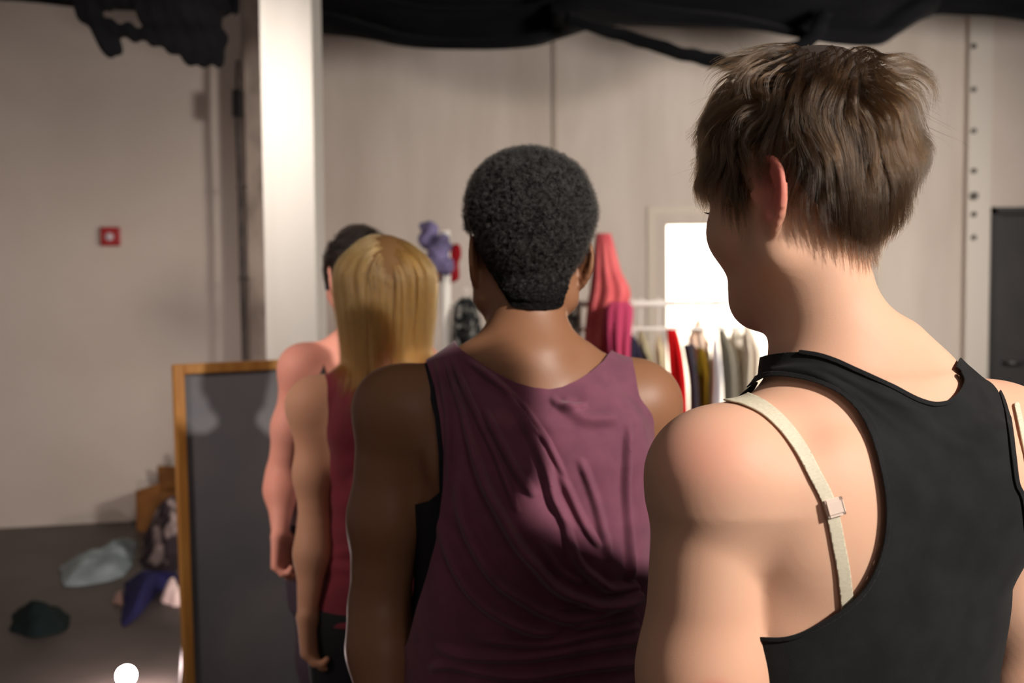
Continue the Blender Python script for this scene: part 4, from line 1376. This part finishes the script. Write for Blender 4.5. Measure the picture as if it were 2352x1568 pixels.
# ---- second person: short black coily hair, plum top
def person_two():
    yw = math.radians(4)
    cx, cy = 0.020, 1.46
    rt = np.array([math.cos(yw), math.sin(yw), 0]); fw = np.array([-math.sin(yw), math.cos(yw), 0]); o = np.array([cx, cy, 0])
    R3 = np.stack([rt, fw, [0, 0, 1]], 1)
    Q = lambda r, f, z: o + rt * r + fw * f + np.array([0, 0, z])
    lv = [(z, cx, cy, a, b, yw) for z, a, b in [(0.78, .185, .135), (.92, .188, .135), (1.02, .168, .122), (1.12, .160, .118), (1.22, .168, .122), (1.30, .168, .118), (1.35, .155, .108), (1.39, .125, .088), (1.425, .075, .066)]]
    shL, shR = at(903, 940, 1.43), at(1466, 930, 1.49)
    elL, elR = at(872, 1395, 1.43), at(1505, 1380, 1.52)
    wrL, wrR = at(885, 1740, 1.34), at(1490, 1750, 1.46)
    hd = at(1208, 592, 1.50)
    legs = [(Q(s * .09, 0, .84), Q(s * .10, .01, .46), Q(s * .11, -.02, .09), fw) for s in (-1, 1)]
    sp = dict(x=(-0.30, 0.34, 0.004), y=(1.22, 1.78, 0.004), z=[(-0.01, 0.90, 0.010), (0.90, 1.40, 0.004), (1.40, 1.74, 0.0032)],
              levels=lv,
              torso=[('c', Q(-.03, -.02, 1.435), shL + [.03, 0, .010], .036, .034, .04), ('c', Q(.03, -.02, 1.435), shR + [-.02, 0, .012], .036, .040, .04),
                     ('c', shL + [.02, 0, 0], shL + [.04, .02, -.03], .038, .040, .04), ('c', shR, shR + [-.03, .02, -.03], .046, .046, .04),
                     ('e', Q(-.085, -.085, 1.30), (.06, .034, .07), R3, .03), ('e', Q(.085, -.085, 1.30), (.06, .034, .07), R3, .03),
                     ('e', Q(0, -.055, 1.405), (.05, .035, .04), R3, .03)],
              arms=[dict(j=(shL, elL, wrL), r=(.052, .0465, .041, .029), hand=((0.05, .1, -1), (.2, 1, 0), (1, 0, 0), .35)),
                    dict(j=(shR, elR, wrR), r=(.052, .0465, .041, .029), hand=((0, .1, -1), (0, 1, 0), (-1, 0, 0), .35))],
              legs=legs, leg_s=1.08, head=(hd, math.radians(13), math.radians(8), math.radians(2), 1.02),
              neck=(Q(.0, -.012, 1.39), hd + [0.002, -0.03, -0.07], .064, .056), arm_z=1.36, ear_out=.5)
    P = figure(sp); P['legx'] = (o, rt)
    SK = skin('brown_skin', lin(146, 104, 76), sss=0.08, rough=0.5, spec=0.45)
    root = mesh_obj('person', P['V'], P['F'], SK)
    tag(root, 'person with short black coily hair in a loose plum tank top', 'person')
    T = P['T']
    # navy undershirt
    NV = material('navy_undershirt', lin(16, 17, 30), rough=0.8, bump=0.2, bscale=1200)
    poly_u = [(962, 815), (985, 900), (1000, 960), (1008, 1040), (1010, 1130), (985, 1150), (955, 1158), (930, 1150), (700, 1150), (700, 4500), (1800, 4500), (1800, 1100), (1520, 1060), (1505, 1000), (1508, 940), (1490, 880), (1478, 830), (1470, 790), (1425, 790), (1400, 880), (1340, 930), (1262, 950), (1180, 930), (1100, 890), (1050, 840), (1035, 790), (985, 790)]
    garment('undershirt', T, 0.0045, poly_u, NV, root, zr=(.93, 2), thick=.0012)
    # plum top, loose, with long diagonal folds
    PL = material('plum_jersey', lin(122, 64, 86), lin(106, 54, 76), scale=25, rough=0.78, sheen=0.25, bump=0.3, bscale=1300)
    Tc = Field(T.ax); Tc.V = T.V.copy()
    Tc.loft([(z, cx, cy - .012, a, b, yw) for z, a, b in [(.90, .182, .145), (1.0, .176, .140), (1.1, .176, .138), (1.2, .176, .136), (1.28, .168, .126), (1.33, .150, .112)]], .03)
    poly = [(1044, 780), (1052, 797), (1075, 814), (1100, 831), (1130, 850), (1160, 866), (1190, 880), (1222, 889), (1262, 894), (1292, 889), (1325, 874), (1355, 855), (1385, 829), (1403, 806), (1412, 780), (1470, 780), (1474, 838), (1488, 868), (1497, 905), (1500, 950), (1502, 1010), (1512, 1080), (1560, 1200), (1800, 1300), (1800, 4500),
            (800, 4500), (820, 1640), (915, 1520), (938, 1470), (958, 1400), (985, 1310), (1006, 1220), (1018, 1120), (1019, 1040), (1010, 960), (998, 890), (983, 840), (974, 815), (990, 780)]
    R = [([(1110, 935), (1151, 1017), (1192, 1090), (1228, 1141)], 9, .008), ([(1053, 909), (1089, 1028), (1115, 1110), (1151, 1182), (1192, 1254), (1233, 1301), (1274, 1347), (1326, 1373), (1388, 1388), (1460, 1362)], 11, .015),
         ([(1050, 1080), (1068, 1198), (1130, 1316), (1207, 1378), (1295, 1419), (1372, 1409), (1460, 1378)], 13, .011), ([(1161, 914), (1207, 976), (1243, 1048), (1259, 1090), (1274, 1151), (1316, 1223)], 10, .009),
         ([(1000, 1180), (1060, 1320), (1120, 1393), (1218, 1445), (1290, 1448)], 12, .010), ([(1000, 1480), (1068, 1507), (1218, 1507), (1346, 1486), (1460, 1468)], 11, .007), ([(990, 1545), (1027, 1527), (1192, 1553), (1346, 1532), (1460, 1520)], 10, .007),
         ([(1290, 1180), (1326, 1285), (1377, 1337), (1408, 1352), (1460, 1345)], 9, .011), ([(1444, 966), (1439, 1120), (1450, 1326)], 8, .007), ([(1001, 827), (1027, 940), (1034, 1120)], 5, .005), ([(1037, 815), (1084, 930), (1140, 1048), (1190, 1180)], 6, .007),
         ([(1022, 817), (1068, 966), (1100, 1090)], 5, .006), ([(1058, 815), (1151, 889), (1207, 966), (1262, 1020)], 7, .006), ([(1264, 914), (1300, 938), (1350, 930)], 8, .004), ([(1290, 920), (1340, 960), (1420, 960)], 14, .005),
         ([(1330, 1050), (1370, 1160), (1400, 1290)], 9, .005), ([(1290, 1090), (1340, 1200), (1380, 1260)], 8, .005), ([(1310, 1440), (1380, 1430), (1460, 1415)], 8, .007), ([(1250, 1400), (1350, 1390), (1460, 1378)], 6, .004), ([(1100, 1470), (1250, 1478), (1370, 1455), (1460, 1440)], 8, .007), ([(1150, 1590), (1300, 1580), (1460, 1560)], 9, .009),
         ([(1080, 830), (1170, 900), (1240, 985), (1300, 1100)], 6, .0045), ([(1240, 1240), (1290, 1310), (1350, 1340)], 8, .005)]

    def fold(V, N):
        q = proj(V)
        r = np.zeros(len(V))
        back = N[:, 1] < 0.25
        for ln, w, a in R:
            d, t = line_d(q, spline(ln, 28))
            env = np.clip(np.minimum(t, 1 - t) / 0.18, 0, 1) if ln[-1][0] < 1440 else np.clip(t / 0.2, 0, 1)
            r += a * 1.4 * env * (1.2 * np.exp(-(d / w) ** 2) - 0.35 * np.exp(-(d / (w * 2.6)) ** 2))
        r += 0.0010 * sines(V * [1, 1, 2.0], 40, 3)
        top = np.clip((1.45 - V[:, 2]) / 0.04, 0.2, 1)
        return np.where(back, r * top, 0.0015 * sines(V, 40, 6))
    garment('tank_top', Tc, 0.0085, poly, PL, root, zr=(.90, 2), fold=fold, fine=True, thick=.0014)
    lower_clothes(P, root, DARK_PANTS, 0.96)
    # hair: dense short coils
    zm = lambda y: np.interp(y, [-.12, -.085, -.066, -.050, -.034, -.024, -.006, .004, .012, .030, .040, .055, .1], [-.090, -.088, -.080, -.066, -.050, .030, .034, .010, -.008, .000, .030, .050, .060])
    CO = material('coily_undercoat', lin(10, 10, 10), lin(18, 17, 17), scale=160, rough=0.9, spec=0.1)
    V, F = P['S'].mesh(0.006); V = smooth_mesh(V, F, 3); F = tri(F)
    V, F = subdivide(V, F)
    L = (V - P['C']) @ P['M'] / P['s']
    over = L[:, 2] - zm(L[:, 1]) - 0.9 * np.maximum(np.abs(L[:, 0]) - .038, 0)
    N = normals(V, F)
    ear = (np.abs(L[:, 0]) > .077) & (L[:, 1] > -.05) & (L[:, 1] < .012) & (L[:, 2] < .027)
    thick = lambda ov, z: 0.014 * np.clip(ov / 0.09, 0, 1) + 0.018 * np.clip((z - 0.02) / 0.08, 0, 1)
    V = V + N * (thick(over, L[:, 2]) - .004 * (over < 0.01) + 0.0016 * np.abs(sines(V, 420, 2)) + .0010 * sines(V, 110, 3))[:, None]
    V, F = clip(V, F, np.where(ear, -1, over))
    mesh_obj('hair_undercoat', V, F, CO, root)
    HM = hair_material('black_coily_hair', (0.030, 0.028, 0.027), rough=.5, radial=.7, rand=.5)
    rs = np.random.RandomState(4)
    n = 15000
    a = np.linalg.norm(np.cross(V[F[:, 1]] - V[F[:, 0]], V[F[:, 2]] - V[F[:, 0]]), axis=1)
    i = rs.choice(len(F), n, p=a / a.sum())
    u, v = rs.rand(n), rs.rand(n); sw = u + v > 1; u[sw], v[sw] = 1 - u[sw], 1 - v[sw]
    p = V[F[i, 0]] * (1 - u - v)[:, None] + V[F[i, 1]] * u[:, None] + V[F[i, 2]] * v[:, None]
    NN = normals(V, F)[F[i, 0]]
    d = NN + rs.normal(size=(n, 3)) * .45; d /= np.linalg.norm(d, axis=1)[:, None]
    e1 = np.cross(d, rs.normal(size=(n, 3))); e1 /= np.linalg.norm(e1, axis=1)[:, None]; e2 = np.cross(d, e1)
    t = np.linspace(0, 1, 15)[None, :, None]
    Lp = (p - P['C']) @ P['M'] / P['s']
    ov = np.clip((Lp[:, 2] - zm(Lp[:, 1])) / .05, .25, 1)
    ln = (rs.uniform(.004, .010, n) * ov)[:, None, None]; rad = (rs.uniform(.0012, .0026, n) * ov)[:, None, None]
    ph = rs.uniform(0, 6.28, n)[:, None, None]; turns = rs.uniform(1.2, 2.6, n)[:, None, None] * 6.28
    S = p[:, None] - d[:, None] * .0015 + d[:, None] * t * ln + rad * (e1[:, None] * np.cos(ph + t * turns) + e2[:, None] * np.sin(ph + t * turns))
    hair_obj('hair', S, 0.00014, HM, root)
    return root


# ---- third person: long straight blonde hair, maroon top
def person_three():
    yw = math.radians(6)
    cx, cy = -0.236, 1.985
    rt = np.array([math.cos(yw), math.sin(yw), 0]); fw = np.array([-math.sin(yw), math.cos(yw), 0]); o = np.array([cx, cy, 0])
    R3 = np.stack([rt, fw, [0, 0, 1]], 1)
    Q = lambda r, f, z: o + rt * r + fw * f + np.array([0, 0, z])
    lv = [(z, cx, cy, a, b, yw) for z, a, b in [(0.72, .155, .11), (.86, .165, .115), (.98, .132, .098), (1.08, .122, .09), (1.17, .130, .096), (1.25, .134, .096), (1.30, .128, .088), (1.34, .10, .072), (1.37, .060, .055)]]
    shL, shR = at(722, 932, 1.955), at(1075, 932, 2.01)
    elL, elR = at(723, 1215, 1.94), at(1090, 1215, 1.98)
    wrL, wrR = at(706, 1408, 1.90), at(1080, 1400, 2.08)
    hd = at(884, 672, 2.0)
    legs = [(Q(s * .08, 0, .78), Q(s * .085, .01, .43), Q(s * .09, -.02, .08), fw) for s in (-1, 1)]
    sp = dict(x=(-0.50, 0.02, 0.004), y=(1.78, 2.32, 0.004), z=[(-0.01, 0.66, 0.011), (0.66, 1.66, 0.004)],
              levels=lv,
              torso=[('c', Q(-.02, -.01, 1.375), shL + [.02, 0, .010], .030, .034, .04), ('c', Q(.02, -.01, 1.375), shR + [-.02, 0, .01], .030, .034, .04),
                     ('c', shL, shL + [.03, .02, -.03], .038, .038, .04), ('c', shR, shR + [-.03, .02, -.03], .038, .038, .04),
                     ('e', Q(-.065, -.068, 1.25), (.045, .026, .06), R3, .03), ('e', Q(.065, -.068, 1.25), (.045, .026, .06), R3, .03)],
              arms=[dict(j=(shL, elL, wrL), r=(.041, .034, .0295, .019), hand=((.16, -.02, -1), (.35, 1, 0), (1, .0, .1), .60), hs=.93),
                    dict(j=(shR, elR, wrR), r=(.043, .037, .0335, .020), hand=((0, 0, -1), (0, 1, 0), (-1, 0, 0), .4), hs=.93)],
              legs=legs, leg_s=.92, head=(hd, math.radians(4), math.radians(4), 0, .95),
              neck=(Q(0, -.008, 1.33), hd + [0, -.02, -.06], .052, .048), arm_z=1.30)
    P = figure(sp); P['legx'] = (o, rt)
    root = mesh_obj('person', P['V'], P['F'], skin('peach_skin', lin(222, 170, 138), sss=.2))
    tag(root, 'person with long straight blonde hair in a maroon sleeveless top', 'person')
    MR = material('maroon_jersey', lin(140, 36, 56), lin(118, 28, 44), scale=12, rough=0.8, sheen=.2)
    poly = [(742, 800), (778, 806), (790, 822), (810, 838), (840, 850), (885, 856), (930, 850), (970, 836), (992, 812), (1010, 790), (1060, 790), (1055, 880), (1045, 960), (1200, 1080), (1200, 4000), (400, 4000), (400, 1010), (752, 1000), (752, 930), (748, 880), (744, 832)]
    def fold(V, N):
        return 0.0022 * sines(V * [1, 1, 1.6], 38, 5) + 0.004 * np.exp(-((V[:, 2] - 1.02 - .02 * np.sin(V[:, 0] * 20)) / .012) ** 2) + .004 * np.exp(-((V[:, 2] - .985) / .01) ** 2)
    garment('tank_top', P['T'], 0.006, poly, MR, root, zr=(.875, 2), fold=fold)
    lower_clothes(P, root, material('black_leggings', lin(18, 18, 24), rough=.8), 0.90, name='leggings')
    # hair
    zm = lambda y: np.interp(y, [-.12, -.07, -.05, -.035, -.01, .01, .03, .06, .1], [-.055, -.055, -.03, 0.01, .03, .02, .03, .05, .06])
    HM = hair_material('blonde_hair', (0.28, 0.135, 0.032), rough=.26, radial=.35, rand=.4)
    V, F = P['S'].mesh(.002); F = tri(F); L = (V - P['C']) @ P['M'] / P['s']
    V, F = clip(V, F, L[:, 2] - zm(L[:, 1]))
    mesh_obj('hair_undercoat', V, F, material('blonde_undercoat', lin(110, 76, 38), rough=.8), root)
    P['BH'] = P['B'] if False else P['T'].merge(P['S'], .01).merge(P['A'][0], .01)

    def comb(L, t):
        a = np.zeros_like(L)
        s = np.sign(L[:, 0] - 0.012)
        up = np.clip((L[:, 2] - .03) / .06, 0, 1)
        a[:, 0] = s * up * 1.2 - L[:, 0] * 1.5 * (1 - up) * (L[:, 2] > -.10)
        a[:, 1] = -0.25 * up
        a[:, 2] = -1.0 - .6 * (1 - up)
        return a
    g = scalp_points(P, 420, zm, 3)
    Lg_ = (g - P['C']) @ P['M']
    rs = np.random.RandomState(7)
    side = np.clip((np.abs(Lg_[:, 0] - .005) - .012) / .035, 0, 1)
    up = np.clip((Lg_[:, 2] + .02) / .08, 0, 1)
    ln = .11 + .10 * side + .13 * up * (0.5 + .5 * side) + rs.uniform(-.012, .012, len(g))
    ln[rs.rand(len(g)) < .05] = .40
    G = grow(P, g, 18, ln, comb, lift=.06, lift_decay=.2, amp=.07, freq=16, seed=3, stiff=.35, clearance=.007, fld='BH')
    r = scalp_points(P, 9000, zm, 8)
    HS = children(G, g, r, tight=.55, frizz=.0015, seed=2, lenvar=.22)
    hair_obj('hair', HS, .00019, HM, root)
    return root


# ---- farthest person: dark gathered hair, thin black straps
def person_four():
    yw = math.radians(12)
    cx, cy = -0.375, 2.42
    rt = np.array([math.cos(yw), math.sin(yw), 0]); fw = np.array([-math.sin(yw), math.cos(yw), 0]); o = np.array([cx, cy, 0])
    R3 = np.stack([rt, fw, [0, 0, 1]], 1)
    Q = lambda r, f, z: o + rt * r + fw * f + np.array([0, 0, z])
    lv = [(z, cx, cy, a, b, yw) for z, a, b in [(0.76, .160, .115), (.90, .168, .118), (1.0, .140, .10), (1.10, .122, .09), (1.2, .128, .094), (1.28, .132, .096), (1.33, .125, .088), (1.37, .10, .07), (1.40, .058, .052)]]
    shL = at(694, 846, 2.37); shR = Q(.145, 0, 1.335)
    elL = at(648, 1088, 2.38); elR = shR + [0.03, 0, -.25]
    wrL = at(643, 1225, 2.30); wrR = elR + [0, .1, -.2]
    hd = at(826, 640, 2.42)
    legs = [(Q(s * .08, 0, .80), Q(s * .085, .01, .44), Q(s * .09, -.02, .08), fw) for s in (-1, 1)]
    sp = dict(x=(-0.64, -0.14, 0.004), y=(2.20, 2.70, 0.0045), z=[(-0.01, 0.66, 0.011), (0.66, 1.70, 0.0045)],
              levels=lv,
              torso=[('c', Q(-.02, -.01, 1.40), shL + [.02, 0, .010], .030, .032, .04), ('c', Q(.02, -.01, 1.40), shR + [-.02, 0, .01], .030, .032, .04),
                     ('c', shL, shL + [.03, .02, -.03], .038, .038, .04), ('c', shR, shR + [-.03, .02, -.03], .038, .038, .04),
                     ('e', Q(-.065, -.068, 1.27), (.045, .026, .06), R3, .03)],
              arms=[dict(j=(shL, elL, wrL), r=(.044, .039, .034, .019), hand=((.06, -.05, -1), (.35, 1, 0), (1, 0, .1), .7), hs=.92),
                    dict(j=(shR, elR, wrR), r=(.043, .037, .033, .020), hand=((0, 0, -1), (0, 1, 0), (-1, 0, 0), .4), hs=.93)],
              legs=legs, leg_s=.95, head=(hd, math.radians(28), math.radians(14), 0, .96),
              neck=(Q(0, -.008, 1.36), hd + [.01, -.02, -.06], .050, .047), arm_z=1.30)
    P = figure(sp); P['legx'] = (o, rt)
    root = mesh_obj('person', P['V'], P['F'], skin('pink_skin', lin(224, 158, 140), sss=.2))
    tag(root, 'farthest person in the line, dark hair, thin black shoulder strap, beside the framed board', 'person')
    BK = material('black_strap', lin(20, 18, 20), rough=.7)
    T = P['T']
    garment('camisole', T, .005, [(735, 905), (900, 895), (1100, 900), (1100, 1120), (400, 1110), (500, 930)], BK, root, zr=(1.03, 1.30))
    band('shoulder_strap', T, .003, spline([(716, 770), (724, 790), (735, 825), (742, 870), (746, 910)], 30), 7, BK, root, thick=.002)
    PK = material('pale_lilac_knit', lin(214, 196, 200), lin(196, 176, 184), scale=20, rough=.9)
    def fold(V, N): return .005 * sines(V * [1, 1, .5], 45, 2) + .003
    Bt = P['T'].merge(P['L'], .03)
    garment('hip_wrap', Bt, .014, None, PK, root, zr=(.965, 1.075), fold=fold)
    lower_clothes(P, root, material('plum_leggings', lin(52, 38, 50), rough=.85), 1.0, name='leggings')
    zm = lambda y: np.interp(y, [-.12, -.07, -.05, -.035, -.01, .01, .03, .06, .1], [-.075, -.075, -.06, -.04, -.03, -.03, -.02, .03, .05])
    HM = hair_material('dark_brown_hair', (0.018, 0.012, 0.009), rough=.35, radial=.5, rand=.4)
    V, F = P['S'].mesh(.008); F = tri(F); L = (V - P['C']) @ P['M'] / P['s']
    V, F = clip(V, F, L[:, 2] - zm(L[:, 1]))
    mesh_obj('hair_undercoat', V, F, material('dark_undercoat', lin(26, 19, 16), rough=.9), root)

    def comb(L, t):
        d = L - np.array([0, -.07, .08]); a = -d / (np.linalg.norm(d, axis=1)[:, None] + 1e-6)
        a[:, 2] -= .2
        return a
    g = scalp_points(P, 300, zm, 3)
    G = grow(P, g, 12, .06, comb, lift=.6, lift_decay=.45, amp=.4, freq=60, seed=3, stiff=.5, clearance=.014)
    HS = children(G, g, scalp_points(P, 6000, zm, 8), tight=.6, frizz=.002, seed=2, lenvar=.4)
    hair_obj('hair', HS, .00018, HM, root)
    return root


person_one()
person_two()
person_three()
person_four()
